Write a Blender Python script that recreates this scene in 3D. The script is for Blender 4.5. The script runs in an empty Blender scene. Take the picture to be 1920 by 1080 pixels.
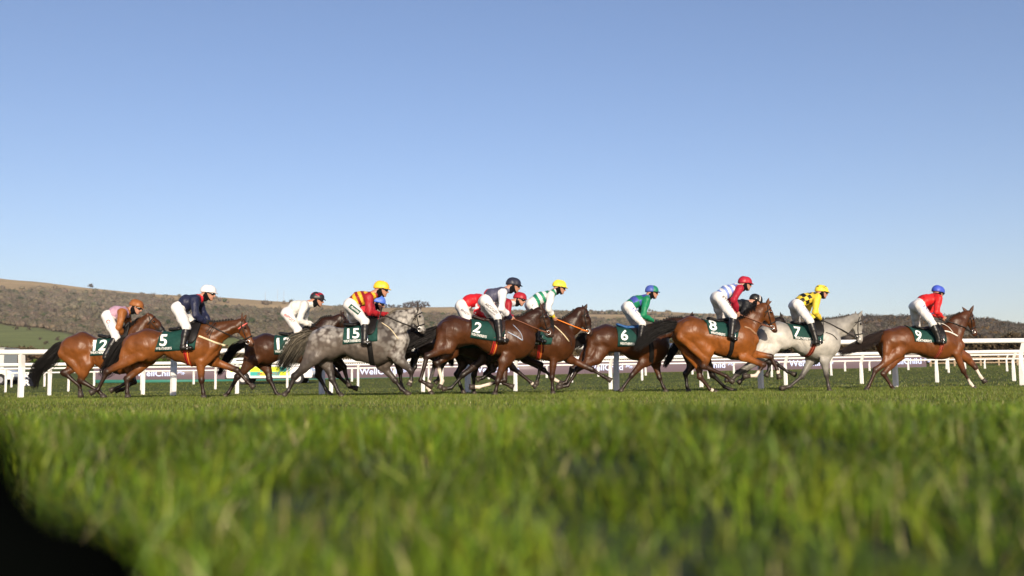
import bpy, bmesh, math, random
import numpy as np
from mathutils import Vector, Matrix
from mathutils.bvhtree import BVHTree

# ------------------------------------------------------------------ camera, sky, sun, exposure
scene = bpy.context.scene
C = scene.collection
F_PX, CX, CY = 1800.0, 960.0, 540.0
CAM = np.array([0.0, 0.0, 0.20])
PITCH, ROLL = math.atan(180 / 1800.0), math.radians(0.477)
_f = np.array([0, math.cos(PITCH), math.sin(PITCH)])
_u0 = np.array([0, -math.sin(PITCH), math.cos(PITCH)])
_r0 = np.array([1.0, 0, 0])
_r = _r0 * math.cos(ROLL) - _u0 * math.sin(ROLL)
_u = _u0 * math.cos(ROLL) + _r0 * math.sin(ROLL)

cam_data = bpy.data.cameras.new('camera')
cam = bpy.data.objects.new('camera', cam_data)
C.objects.link(cam)
cam.matrix_world = Matrix(((_r[0], _u[0], -_f[0], CAM[0]), (_r[1], _u[1], -_f[1], CAM[1]),
                           (_r[2], _u[2], -_f[2], CAM[2]), (0, 0, 0, 1)))
cam_data.sensor_width = 36.0
cam_data.lens = 36.0 * F_PX / 1920.0
cam_data.clip_start, cam_data.clip_end = 0.05, 9000.0
cam_data.dof.use_dof = True
cam_data.dof.focus_distance = 17.2
cam_data.dof.aperture_fstop = 1.9
scene.camera = cam

SUN_EL, SUN_AZ = math.radians(17.0), math.radians(11.0)      # low behind the camera, a little to its right
sun_dir = Vector((math.sin(SUN_AZ) * math.cos(SUN_EL), -math.cos(SUN_AZ) * math.cos(SUN_EL), math.sin(SUN_EL)))
world = bpy.data.worlds.new('World')
scene.world = world
world.use_nodes = True
wn = world.node_tree
bg = wn.nodes['Background']
sky = wn.nodes.new('ShaderNodeTexSky')
sky.sky_type = 'NISHITA'
sky.sun_disc = False
sky.sun_elevation = SUN_EL
sky.sun_rotation = math.atan2(sun_dir.x, sun_dir.y)
sky.altitude = 50
sky.air_density = 1.0
sky.dust_density = 0.7
sky.ozone_density = 3.0
tint = wn.nodes.new('ShaderNodeMix'); tint.data_type = 'RGBA'; tint.blend_type = 'MULTIPLY'
tint.inputs['Factor'].default_value = 1.0
tint.inputs['B'].default_value = (1.13, 0.985, 1.03, 1)
wn.links.new(sky.outputs[0], tint.inputs['A']); wn.links.new(tint.outputs['Result'], bg.inputs[0])
bg.inputs[1].default_value = 0.112
sl = bpy.data.lights.new('sun', 'SUN')
sl.energy = 5.0
sl.angle = math.radians(0.53)
sl.color = (1.0, 0.86, 0.67)
so = bpy.data.objects.new('sun', sl)
so.rotation_euler = sun_dir.to_track_quat('Z', 'Y').to_euler()
C.objects.link(so)
scene.view_settings.view_transform = 'Standard'
scene.view_settings.look = 'None'
scene.view_settings.exposure = 0.34
scene.view_settings.gamma = 1.0
scene.render.engine = 'CYCLES'
scene.cycles.max_bounces = 6
scene.cycles.transparent_max_bounces = 6

rng = np.random.default_rng(7)
random.seed(7)

# ------------------------------------------------------------------ helpers
def ray(x, y):
    return _f + (x - CX) / F_PX * _r + (CY - y) / F_PX * _u

def at(x, y, Y):
    """the point seen at photo position x, y at distance Y"""
    d = ray(x, y)
    return CAM + d * ((Y - CAM[1]) / d[1])

def horizon(x):
    return 720.0 - (x - 960.0) * math.tan(ROLL)

def tag(o, label=None, cat=None, group=None, kind=None):
    if label: o['label'] = label
    if cat: o['category'] = cat
    if group: o['group'] = group
    if kind: o['kind'] = kind
    return o

def empty(name, loc=(0, 0, 0), rz=0.0, parent=None):
    o = bpy.data.objects.new(name, None)
    o.location = loc
    o.rotation_euler = (0, 0, rz)
    o.parent = parent
    o.empty_display_size = 0.1
    C.objects.link(o)
    return o

def mesh_np(name, verts, quads=None, tris=None, mat=None, parent=None, col=None, smooth=True, link=True):
    verts = np.asarray(verts, np.float32).reshape(-1, 3)
    me = bpy.data.meshes.new(name)
    loops, starts, n = [], [], 0
    if quads is not None and len(quads):
        q = np.asarray(quads, np.int32)
        loops.append(q.ravel()); starts.append(np.arange(len(q)) * 4); n = q.size
    if tris is not None and len(tris):
        t = np.asarray(tris, np.int32)
        loops.append(t.ravel()); starts.append(n + np.arange(len(t)) * 3)
    loops = np.concatenate(loops); starts = np.concatenate(starts).astype(np.int32)
    me.vertices.add(len(verts)); me.vertices.foreach_set('co', verts.ravel())
    me.loops.add(len(loops)); me.loops.foreach_set('vertex_index', loops)
    me.polygons.add(len(starts)); me.polygons.foreach_set('loop_start', starts)
    me.update(calc_edges=True)
    if smooth:
        me.polygons.foreach_set('use_smooth', np.ones(len(starts), bool))
    if col is not None:
        c = np.ones((len(verts), 4), np.float32)
        c[:, :3] = np.asarray(col, np.float32)
        a = me.color_attributes.new('Col', 'FLOAT_COLOR', 'POINT')
        a.data.foreach_set('color', c.ravel())
    me.validate()
    if mat: me.materials.append(mat)
    if not link:
        return me
    o = bpy.data.objects.new(name, me)
    o.parent = parent
    C.objects.link(o)
    return o

class MB:
    """collects shapes and links them as one mesh object"""
    def __init__(self):
        self.bm = bmesh.new()
    def box(self, c, size, rot=None, bevel=0.0):
        m = Matrix.Translation(Vector(c)) @ (rot.to_4x4() if rot else Matrix.Identity(4)) @ Matrix.Diagonal((*size, 1))
        r = bmesh.ops.create_cube(self.bm, size=1.0, matrix=m)
        if bevel > 0:
            es = list({e for v in r['verts'] for e in v.link_edges})
            bmesh.ops.bevel(self.bm, geom=es, offset=bevel, segments=2, affect='EDGES', profile=0.5)
    def tube(self, pts, rad, seg=8, flat=1.0, cap=True):
        pts = [Vector(p) for p in pts]
        rads = rad if isinstance(rad, (list, tuple)) else [rad] * len(pts)
        rings, up = [], Vector((0, 0, 1))
        for i, p in enumerate(pts):
            d = (pts[min(i + 1, len(pts) - 1)] - pts[max(i - 1, 0)]).normalized()
            a = d.cross(up)
            if a.length < 1e-3: a = d.cross(Vector((0, 1, 0)))
            a.normalize(); b = a.cross(d)
            rings.append([self.bm.verts.new(p + rads[i] * (math.cos(t) * a * flat + math.sin(t) * b))
                          for t in [2 * math.pi * k / seg for k in range(seg)]])
        for r0, r1 in zip(rings[:-1], rings[1:]):
            for k in range(seg):
                self.bm.faces.new((r0[k], r0[(k + 1) % seg], r1[(k + 1) % seg], r1[k]))
        if cap:
            self.bm.faces.new(rings[0][::-1]); self.bm.faces.new(rings[-1])
    def prism(self, outline, x0, x1, axis='y'):
        """outline in (a, z) extruded across the third axis"""
        def P(a, z, w): return (a, w, z) if axis == 'y' else (w, a, z)
        v0 = [self.bm.verts.new(P(a, z, x0)) for a, z in outline]
        v1 = [self.bm.verts.new(P(a, z, x1)) for a, z in outline]
        n = len(outline)
        for k in range(n):
            self.bm.faces.new((v0[k], v0[(k + 1) % n], v1[(k + 1) % n], v1[k]))
        self.bm.faces.new(v0[::-1]); self.bm.faces.new(v1)
    def build(self, name, mat, parent=None, smooth=False, loc=None, rz=0.0):
        bmesh.ops.recalc_face_normals(self.bm, faces=self.bm.faces[:])
        me = bpy.data.meshes.new(name)
        self.bm.to_mesh(me); self.bm.free()
        if smooth:
            me.polygons.foreach_set('use_smooth', [True] * len(me.polygons))
        me.materials.append(mat)
        o = bpy.data.objects.new(name, me)
        o.parent = parent
        if loc is not None: o.location = loc
        o.rotation_euler = (0, 0, rz)
        C.objects.link(o)
        return o

# ------------------------------------------------------------------ materials
_mats = {}
def mat(name, color, rough=0.6, spec=0.4, metal=0.0, var=0.12, scale=30.0, bump=0.0, bscale=None, sheen=0.0, trans=0.0, vcol=False, coat=0.0):
    """plain procedural material: colour (or the mesh's own Col layer) with a little noise in tone and relief"""
    if name in _mats: return _mats[name]
    m = bpy.data.materials.new(name); m.use_nodes = True
    nt = m.node_tree; n = nt.nodes; L = nt.links
    p = n['Principled BSDF']
    tc = n.new('ShaderNodeTexCoord')
    nz = n.new('ShaderNodeTexNoise'); nz.inputs['Scale'].default_value = scale; nz.inputs['Detail'].default_value = 5
    L.new(tc.outputs['Object'], nz.inputs['Vector'])
    mr = n.new('ShaderNodeMapRange'); mr.inputs['From Min'].default_value = 0.3; mr.inputs['From Max'].default_value = 0.7
    mr.inputs['To Min'].default_value = 1 - var; mr.inputs['To Max'].default_value = 1 + var
    L.new(nz.outputs['Fac'], mr.inputs['Value'])
    mx = n.new('ShaderNodeVectorMath'); mx.operation = 'SCALE'
    L.new(mr.outputs[0], mx.inputs['Scale'])
    if vcol:
        at_ = n.new('ShaderNodeAttribute'); at_.attribute_name = 'Col'
        L.new(at_.outputs['Color'], mx.inputs[0])
    else:
        mx.inputs[0].default_value = color
    L.new(mx.outputs[0], p.inputs['Base Color'])
    p.inputs['Roughness'].default_value = rough
    p.inputs['Specular IOR Level'].default_value = spec
    p.inputs['Metallic'].default_value = metal
    p.inputs['Sheen Weight'].default_value = sheen
    p.inputs['Coat Weight'].default_value = coat
    if bump:
        b = n.new('ShaderNodeBump'); b.inputs['Strength'].default_value = bump; b.inputs['Distance'].default_value = 0.01
        nb = n.new('ShaderNodeTexNoise'); nb.inputs['Scale'].default_value = bscale or scale * 2; nb.inputs['Detail'].default_value = 4
        L.new(tc.outputs['Object'], nb.inputs['Vector'])
        L.new(nb.outputs['Fac'], b.inputs['Height']); L.new(b.outputs[0], p.inputs['Normal'])
    if trans:
        tr = n.new('ShaderNodeBsdfTranslucent'); ms = n.new('ShaderNodeMixShader'); ms.inputs[0].default_value = trans
        L.new(mx.outputs[0], tr.inputs['Color']); L.new(p.outputs[0], ms.inputs[1]); L.new(tr.outputs[0], ms.inputs[2])
        L.new(ms.outputs[0], n['Material Output'].inputs['Surface'])
    _mats[name] = m
    return m

def emission_mat(name, color, strength):
    m = bpy.data.materials.new(name); m.use_nodes = True
    p = m.node_tree.nodes['Principled BSDF']
    p.inputs['Base Color'].default_value = (*[c * 0.3 for c in color], 1)
    p.inputs['Emission Color'].default_value = (*color, 1)
    p.inputs['Emission Strength'].default_value = strength
    p.inputs['Roughness'].default_value = 0.5
    return m

# ------------------------------------------------------------------ smooth-union bodies (round cones -> one continuous surface)
def smin(a, b, k):
    h = np.clip(0.5 + 0.5 * (b - a) / k, 0, 1)
    return b * (1 - h) + a * h - k * h * (1 - h)

class Field:
    """a body as a smooth union of round cones, meshed as one closed surface; axis 1 may be squashed per cone"""
    def __init__(self):
        self.pr = []
    def cone(self, a, b, ra, rb, kl=1.0, k=0.03, lab=None):
        self.pr.append((np.array(a, float), np.array(b, float), ra, rb, kl, k, lab))
    def ball(self, a, r, kl=1.0, k=0.03, lab=None):
        a = np.array(a, float)
        self.cone(a, a + np.array([1e-4, 0, 0]), r, r, kl, k, lab)
    def dist(self, P, pr):
        a, b, ra, rb, kl, k, lab = pr
        mid = (a[1] + b[1]) / 2
        sc = np.array([1, 1 / kl, 1], np.float32)
        off = np.array([0, mid, 0])
        A = (a - off) * sc; B = (b - off) * sc
        p = (P - off.astype(np.float32)) * sc
        ba = B - A; L2 = float(ba @ ba)
        t = np.clip(((p - A.astype(np.float32)) @ ba.astype(np.float32)) / max(L2, 1e-9), 0, 1)
        q = p - A.astype(np.float32) - t[..., None] * ba.astype(np.float32)
        d = np.sqrt((q * q).sum(-1)) - (ra + (rb - ra) * t)
        return d * (min(1.0, kl) if kl < 1 else 1.0), t
    def mesh(self, h, cut=None, sub=None, noise=None):
        lo = np.min([np.minimum(p[0], p[1]) - max(p[2], p[3]) * np.array([1, max(1, p[4]), 1]) for p in self.pr], 0) - 3 * h
        hi = np.max([np.maximum(p[0], p[1]) + max(p[2], p[3]) * np.array([1, max(1, p[4]), 1]) for p in self.pr], 0) + 3 * h
        n = np.ceil((hi - lo) / h).astype(int) + 1
        F = np.full(n, 0.3, np.float32)
        ax = [(lo[i] + np.arange(n[i]) * h).astype(np.float32) for i in range(3)]
        for p in self.pr:
            a, b, ra, rb, kl, k, lab = p
            m = np.array([1, max(1, kl), 1]) * max(ra, rb) + k + 2.5 * h
            i0 = np.clip(np.floor((np.minimum(a, b) - m - lo) / h).astype(int), 0, n - 1)
            i1 = np.clip(np.ceil((np.maximum(a, b) + m - lo) / h).astype(int) + 1, 1, n)
            G = np.stack(np.meshgrid(ax[0][i0[0]:i1[0]], ax[1][i0[1]:i1[1]], ax[2][i0[2]:i1[2]], indexing='ij'), -1)
            d, _ = self.dist(G, p)
            S = F[i0[0]:i1[0], i0[1]:i1[1], i0[2]:i1[2]]
            S[...] = smin(S, d, k)
        if cut is not None or noise is not None:
            G = np.stack(np.meshgrid(*ax, indexing='ij'), -1)
            if noise is not None: F = F + noise(G)
            if cut is not None: F = np.maximum(F, cut(G))
        return surface_nets(F, lo, h)
    def nearest(self, V):
        """label and parameter of the cone nearest each vertex"""
        best = np.full(len(V), 9.0); lab = np.zeros(len(V), int); tt = np.zeros(len(V))
        for i, p in enumerate(self.pr):
            d, t = self.dist(V.astype(np.float32), p)
            m = d < best
            best[m] = d[m]; lab[m] = i; tt[m] = t[m]
        return lab, tt

_CORN = np.array([[i, j, k] for i in (0, 1) for j in (0, 1) for k in (0, 1)])
_EDG = [(a, b) for a in range(8) for b in range(a + 1, 8) if np.abs(_CORN[a] - _CORN[b]).sum() == 1]
def surface_nets(F, lo, h):
    ins = F < 0
    s = np.zeros(np.array(F.shape) - 1, np.int8)
    for c in _CORN:
        s += ins[c[0]:c[0] + s.shape[0], c[1]:c[1] + s.shape[1], c[2]:c[2] + s.shape[2]]
    act = (s > 0) & (s < 8)
    idx = np.full(s.shape, -1, np.int64)
    I = np.argwhere(act); idx[act] = np.arange(len(I))
    f = [F[I[:, 0] + c[0], I[:, 1] + c[1], I[:, 2] + c[2]] for c in _CORN]
    acc = np.zeros((len(I), 3)); cnt = np.zeros(len(I))
    for a, b in _EDG:
        m = (f[a] < 0) != (f[b] < 0)
        t = f[a] / np.where(m, f[a] - f[b], 1)
        acc[m] += (_CORN[a] + t[:, None] * (_CORN[b] - _CORN[a]))[m]; cnt += m
    V = (I + acc / cnt[:, None]) * h + lo
    Q = []
    for axis in range(3):
        sl0 = [slice(None)] * 3; sl1 = [slice(None)] * 3
        sl0[axis] = slice(0, -1); sl1[axis] = slice(1, None)
        e = ins[tuple(sl0)] != ins[tuple(sl1)]
        E = np.argwhere(e)
        o1, o2 = [x for x in range(3) if x != axis]
        E = E[(E[:, o1] > 0) & (E[:, o2] > 0) & (E[:, o1] < F.shape[o1] - 1) & (E[:, o2] < F.shape[o2] - 1)]
        d1 = np.zeros(3, int); d1[o1] = 1; d2 = np.zeros(3, int); d2[o2] = 1
        q = np.stack([idx[tuple((E - d1 - d2).T)], idx[tuple((E - d2).T)], idx[tuple(E.T)], idx[tuple((E - d1).T)]], 1)
        fl = ins[tuple(E.T)]
        if axis == 1: fl = ~fl
        q[~fl] = q[~fl][:, ::-1]
        Q.append(q)
    return V, np.concatenate(Q)

def joinV(parts):
    """[(verts, quads, colours)] -> one"""
    V, Q, K, n = [], [], [], 0
    for v, q, c in parts:
        V.append(v); Q.append(q + n); n += len(v)
        K.append(np.broadcast_to(np.asarray(c, float), (len(v), 3)))
    return np.concatenate(V), np.concatenate(Q), np.concatenate(K)

def vnoise(P, scale, seed=0):
    """cheap smooth value noise from summed sines"""
    r = np.random.default_rng(seed)
    out = 0
    for i in range(5):
        d = r.normal(size=P.shape[-1]); d /= np.linalg.norm(d)
        out = out + np.sin((P @ d) * scale * (0.7 + 0.5 * i) + r.uniform(0, 6.28)) / (1 + 0.4 * i)
    return out / 2.2

# ------------------------------------------------------------------ lettering
def text_mesh(s, bold=0.0, res=3):
    cu = bpy.data.curves.new('lettering', 'FONT')
    cu.body = s; cu.align_x = 'LEFT'; cu.resolution_u = res; cu.offset = bold
    o = bpy.data.objects.new('lettering', cu); C.objects.link(o)
    dg = bpy.context.evaluated_depsgraph_get()
    me = bpy.data.meshes.new_from_object(o.evaluated_get(dg))
    bpy.data.objects.remove(o)
    bm = bmesh.new(); bm.from_mesh(me)
    bmesh.ops.remove_doubles(bm, verts=bm.verts[:], dist=1e-4)
    bmesh.ops.triangulate(bm, faces=bm.faces[:])
    for _ in range(4):
        es = [e for e in bm.edges if e.calc_length() > 0.13]
        if not es: break
        bmesh.ops.subdivide_edges(bm, edges=es, cuts=1)
        bmesh.ops.triangulate(bm, faces=bm.faces[:])
    bm.verts.index_update()
    V = np.array([v.co[:2] for v in bm.verts])
    T = np.array([[v.index for v in f.verts] for f in bm.faces])
    bm.free(); bpy.data.meshes.remove(me)
    return V, T
GRASS = 1.0
# ------------------------------------------------------------------ ground, hills
YS = np.array([0, 15, 18, 20, 30, 45, 62, 120, 250], float)
US = np.array([0, 480, 960, 1440, 1920], float)
def _row(y, D): return [.2 + (horizon(u) - yy) / F_PX * D for u, yy in zip(US, y)]
ZT = np.array([[0] * 5, [0] * 5, [0] * 5, [-.02, 0, .02, .04, .06], [-.05, -.05, -.05, .06, .13], [-.02, .03, .1, .3, .5],
               [.40, .5, .65, .85, 1.0], _row([690, 688, 684, 680, 678], 120), _row([664, 661, 657, 653, 652], 250)])
RIDGE = np.array([(-1500, 470), (-700, 492), (-200, 511), (0, 521), (60, 526), (165, 540), (250, 549), (300, 553), (400, 557), (500, 563), (560, 568), (640, 576), (720, 576),
                  (850, 575), (900, 580), (1100, 582), (1180, 583), (1300, 588), (1400, 589), (1500, 594), (1600, 604), (1750, 612), (1920, 620), (2400, 622), (3400, 626)], float)
RIDGE2 = np.array([(-1500, 690), (1250, 690), (1380, 640), (1480, 619), (1560, 610), (1620, 606), (1700, 607), (1760, 606), (1830, 611), (1900, 622), (2000, 628), (2300, 640), (3400, 640)], float)
D1, D2 = 1500.0, 700.0
def pix(X, Y):   # photo column seen at X, Y (on the ground)
    return CX + F_PX * X / np.maximum(Y, 1.0) * 0.995 + (720 - CY) * math.tan(ROLL) * 0
def ground_z(X, Y):
    X = np.asarray(X, float); Y = np.asarray(Y, float)
    u = pix(X, Y); uc = np.clip(u, 0, 1920)
    yi = np.clip(Y, 0, 250)
    k = np.clip(np.searchsorted(YS, yi) - 1, 0, len(YS) - 2); t = (yi - YS[k]) / (YS[k + 1] - YS[k])
    c = np.clip((uc / 480).astype(int), 0, 3); s = uc / 480 - c
    def Z(k_): return ZT[k_, c] * (1 - s) + ZT[k_, c + 1] * s
    z = Z(k) * (1 - t) + Z(k + 1) * t
    yh = 720 - (u - 960) * math.tan(ROLL)
    y250 = np.interp(uc, US, [664, 661, 657, 653, 652])
    def hillpx(D, Dr, yr, p): return y250 + (yr - y250) * np.clip((D - 250) / (Dr - 250), 0, 1) ** p
    far = Y > 250
    y1 = hillpx(Y, D1, np.interp(u, RIDGE[:, 0], RIDGE[:, 1]), .85)
    z1 = .2 + (yh - y1) / F_PX * np.minimum(Y, D1) - np.maximum(Y - D1, 0) * .12
    r2 = np.minimum(np.interp(u, RIDGE2[:, 0], RIDGE2[:, 1]), 655)
    y2 = hillpx(Y, D2, r2, .8)
    z2 = .2 + (yh - y2) / F_PX * np.minimum(Y, D2) - np.maximum(Y - D2, 0) * .10
    zz = np.maximum(z1, np.where(u > 1250, z2, -1e9))
    P = np.stack([X, Y, 0 * X], -1)
    zz = zz + np.clip((Y - 300) / 600, 0, 1) * (1.1 * vnoise(P, .020, 4) + .5 * vnoise(P, .07, 6)) * np.clip(1.2 - np.abs(Y - D1) / 5000, 0, 1)
    return np.where(far, zz, z)

def fbm(P, s, seed):
    return (vnoise(P, s, seed) + .5 * vnoise(P, s * 2.3, seed + 1) + .25 * vnoise(P, s * 5.1, seed + 2)) / 1.4

def zone(X, Y):
    """how wooded (0..1) and what grass colour the land has"""
    P = np.stack([X, Y, 0 * X], -1)
    u = pix(X, Y)
    y1r = np.interp(u, RIDGE[:, 0], RIDGE[:, 1]); y250 = 657
    t = np.clip((Y - 250) / (D1 - 250), 0, 1) ** .85
    y = y250 + (y1r - y250) * t            # photo row of this bit of hillside
    n = fbm(P, .012, 21); n2 = fbm(P, .03, 33)
    low = y1r + np.interp(u, [0, 170, 200, 300, 420, 600, 640, 690, 720, 900, 1100, 1500, 1920], [30, 16, 6, 8, 22, 16, 3, 3, 14, 20, 26, 20, 6])
    wood = np.clip((y - low - 3 * n2) / 5, 0, 1) * np.clip(1.10 + n * .9, 0, 1)
    strip = np.exp(-((y - low - 2) / 3.0) ** 2) * (u < 190)
    wood = np.maximum(wood, strip)
    bot = np.interp(u, [-300, 0, 60, 110, 200, 330, 420, 600, 760, 1000, 1920], [596, 605, 614, 622, 638, 652, 632, 640, 640, 650, 650])
    wood = wood * np.clip((bot - y + 2 * n2) / 3, 0, 1)
    clear = ((u > 370) & (u < 800) & (n2 > .35) & (y > 585))
    wood = np.where(clear, wood * .1, wood)
    ridge_w = np.exp(-((y - y1r) / 5.0) ** 2) * ((n2 > .2) & (u > 1050))
    wood = np.maximum(wood, ridge_w * .7)
    wood = np.maximum(wood, .85 * ((u > 860) & (y - y1r > 3) & (y - y1r < 24) & (fbm(P * np.array([.5, 1.6, 1]), .022, 51) > .30)))
    near2 = (u > 1380) & (Y < D2 + 60) & (Y > 300)
    wood = np.where(near2, np.clip(.95 + .8 * n - .8 * ((Y > 430) & (Y < 520) & (u < 1700)), 0, 1), wood)
    return wood, y - y1r, n, n2, y

def make_ground():
    m = bpy.data.materials.new('turf'); m.use_nodes = True
    nt = m.node_tree; n = nt.nodes; L = nt.links; p = n['Principled BSDF']
    at_ = n.new('ShaderNodeAttribute'); at_.attribute_name = 'Col'
    tc = n.new('ShaderNodeTexCoord')
    na = n.new('ShaderNodeTexNoise'); na.inputs['Scale'].default_value = 1.3; na.inputs['Detail'].default_value = 8
    nb = n.new('ShaderNodeTexNoise'); nb.inputs['Scale'].default_value = .035; nb.inputs['Detail'].default_value = 9; nb.inputs['Roughness'].default_value = .62
    for q in (na, nb): L.new(tc.outputs['Object'], q.inputs['Vector'])
    ad = n.new('ShaderNodeMath'); ad.operation = 'ADD'; L.new(na.outputs['Fac'], ad.inputs[0]); L.new(nb.outputs['Fac'], ad.inputs[1])
    mr = n.new('ShaderNodeMapRange'); mr.inputs['From Min'].default_value = .7; mr.inputs['From Max'].default_value = 1.3
    mr.inputs['To Min'].default_value = .72; mr.inputs['To Max'].default_value = 1.28
    L.new(ad.outputs[0], mr.inputs['Value'])
    sc = n.new('ShaderNodeVectorMath'); sc.operation = 'SCALE'; L.new(at_.outputs['Color'], sc.inputs[0]); L.new(mr.outputs[0], sc.inputs['Scale'])
    L.new(sc.outputs[0], p.inputs['Base Color']); p.inputs['Roughness'].default_value = .95; p.inputs['Specular IOR Level'].default_value = .1
    b = n.new('ShaderNodeBump'); b.inputs['Strength'].default_value = .6; b.inputs['Distance'].default_value = .05
    L.new(na.outputs['Fac'], b.inputs['Height']); L.new(b.outputs[0], p.inputs['Normal'])
    return m
M_ground = make_ground()
cu = np.concatenate([np.linspace(-1600, -120, 36), np.arange(-100, 2020, 12.0), np.linspace(2040, 3500, 36)])
rows = np.concatenate([[-25, -10, -3, 0], np.geomspace(1.5, 250, 74), np.linspace(262, 820, 70), np.linspace(835, 1520, 80), [1560, 1640, 1800, 2100]])
UU, YY = np.meshgrid(cu, rows, indexing='ij')
XX = (UU - CX) / F_PX * (np.abs(YY) + np.where(YY < 30, 30 - np.maximum(YY, 0) * .9, 3.0) * 1.0)
ZZ = ground_z(XX, YY)
w_, dy, nn, n2_, ypx = zone(XX, np.maximum(YY, 1))
turf = np.array([.075, .092, .020]); tan_ = np.array([.380, .275, .145]); grn = np.array([.165, .185, .060]); wd = np.array([.085, .066, .042])
far = np.clip((YY - 90) / 200, 0, 1)[..., None]
hillc = tan_ * (1 - np.clip((dy - 26) / 25, 0, 1))[..., None] + grn * np.clip((dy - 26) / 25, 0, 1)[..., None]
hillc = hillc * (1 + .22 * nn[..., None] + .12 * n2_[..., None])
hillc = hillc * (1 - np.clip(w_, 0, 1)[..., None]) + wd * np.clip(w_, 0, 1)[..., None]
mid_ = np.array([.085, .105, .026])
col = turf * (1 - far) + (mid_ * (1 - np.clip((YY - 240) / 80, 0, 1)[..., None]) + hillc * np.clip((YY - 240) / 80, 0, 1)[..., None]) * far
nu_, nv_ = UU.shape
gi_ = np.arange(nu_ * nv_).reshape(nu_, nv_)
gq = np.stack([gi_[:-1, :-1], gi_[1:, :-1], gi_[1:, 1:], gi_[:-1, 1:]], -1).reshape(-1, 4)
g_o = mesh_np('ground', np.stack([XX, YY, ZZ], -1), gq, mat=M_ground, col=col.reshape(-1, 3))
tag(g_o, 'green racecourse turf running back to the hills', 'ground', kind='structure')

# ------------------------------------------------------------------ grass
M_blade = mat('grass_blade', (1, 1, 1), rough=.5, spec=.35, var=.1, scale=8, trans=.22, vcol=True)
def blade_cols(n, r, dry=.1, base=(.070, .130, .006)):
    g = np.array(base) * r.uniform(.40, 1.5, (n, 1)) + np.array([.105, .075, .008]) * r.random((n, 1)) ** 3
    s = r.random(n) < dry
    g[s] = np.array([.30, .27, .12]) * r.uniform(.6, 1.2, (s.sum(), 1))
    return g
def bank_z(X, Y):
    crest = .062 + .012 * np.sin(X * 2.1 + .6) + .008 * np.sin(X * 5.3)
    t = np.clip((Y - .4) / 1.9, 0, 1)
    up = -.03 + (crest + .03) * (t * t * (3 - 2 * t))
    dn = np.clip((Y - 2.4) / 2.6, 0, 1); dn = dn * dn * (3 - 2 * dn)
    return up * (1 - dn) + .003 * dn + .006 * np.sin(X * 9 + Y * 7) * (1 - dn)
gx, gy = np.meshgrid(np.linspace(-9, 9, 220), np.linspace(-2.0, 5.6, 110), indexing='ij')
gz = np.where(gy < 5.5, bank_z(gx, gy) + .004, -.06)
ii = np.arange(gx.size).reshape(gx.shape)
vq = np.stack([ii[:-1, :-1], ii[1:, :-1], ii[1:, 1:], ii[:-1, 1:]], -1).reshape(-1, 4)
vg = mesh_np('grass_verge', np.stack([gx, gy, gz], -1), vq, mat=mat('verge_soil', (.026, .042, .008), rough=.95, var=.4, scale=25, bump=.5))
tag(vg, 'rough raised grass verge in front of the course', 'verge', kind='structure')

def blades(name, X, Y, Z, h, w, r, lean, label, cols, tri=False):
    n = len(X)
    yaw = r.uniform(0, 2 * np.pi, n); la = r.uniform(0, 2 * np.pi, n); lm = np.abs(r.normal(0, lean, n))
    dx, dy_ = np.cos(yaw) * w, np.sin(yaw) * w
    lx, ly = np.cos(la) * lm * h, np.sin(la) * lm * h
    b = np.stack([X, Y, Z - .01], -1)
    dv = np.stack([dx, dy_, 0 * dx], -1); lv = np.stack([lx, ly, 0 * lx], -1); up = np.stack([0 * h, 0 * h, h], -1)
    if tri:
        V = np.stack([b - dv, b + dv, b + lv + up], 1)
        T = np.arange(n * 3).reshape(n, 3)
        o = mesh_np(name, V, tris=T, mat=M_blade, col=np.repeat(cols, 3, 0), smooth=False)
    else:
        m1 = b + lv * .22 + up * .45; m2 = b + lv * .60 + up * .80
        V = np.stack([b - dv, b + dv, m1 - dv * .9, m1 + dv * .9, m2 - dv * .6, m2 + dv * .6, b + lv + up * .98], 1)
        k = np.arange(n)[:, None] * 7
        Q = np.concatenate([k + np.array([0, 1, 3, 2]), k + np.array([2, 3, 5, 4])])
        T = k + np.array([4, 5, 6])
        o = mesh_np(name, V, Q, T, mat=M_blade, col=np.repeat(cols, 7, 0), smooth=True)
    tag(o, label, 'grass', kind='stuff')
    return o
def scatter(n, y0, y1, r, spread=.60, pad=.35):
    Y = np.sqrt(r.uniform(y0 ** 2, y1 ** 2, n)); X = r.uniform(-1, 1, n) * (spread * Y + pad)
    return X, Y
r = np.random.default_rng(3)
X, Y = scatter(int(330000 * GRASS), .30, 5.0, r, .62, 1.3)
kp = r.random(len(X)) < np.clip(.55 + .65 * vnoise(np.stack([X, Y, 0 * X], -1), 21, 18), .06, 1); X, Y = X[kp], Y[kp]
cl = vnoise(np.stack([X, Y, 0 * X], -1), 14, 8)
h = r.uniform(.030, .085, len(X)) * np.clip(1 + .38 * cl, .4, 1.6)
tall = r.random(len(X)) < .025; h[tall] *= 1.12
kc = blade_cols(len(X), r, .045) * np.clip(.95 + .50 * cl[:, None] + .42 * vnoise(np.stack([X, Y, 0 * X], -1), 6, 28)[:, None], .18, 2.1)
kc[tall] = np.array([.16, .20, .045]) * r.uniform(.6, 1.3, (tall.sum(), 1))
blades('near_grass', X, Y, bank_z(X, Y), h, r.uniform(.0011, .0030, len(X)) * np.where(tall, 1.2, 1), r, .70, 'long blurred green grass on the near verge', kc)
X, Y = scatter(int(340000 * GRASS), 4.4, 21, r, .68, 2.2)
cl = vnoise(np.stack([X, Y, 0 * X], -1), 2.2, 5)
kc = blade_cols(len(X), r, .07, (.090, .136, .017)) * (1 + .2 * cl[:, None])
zz = np.where(Y < 5.5, bank_z(X, Y), ground_z(X, Y))
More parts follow.
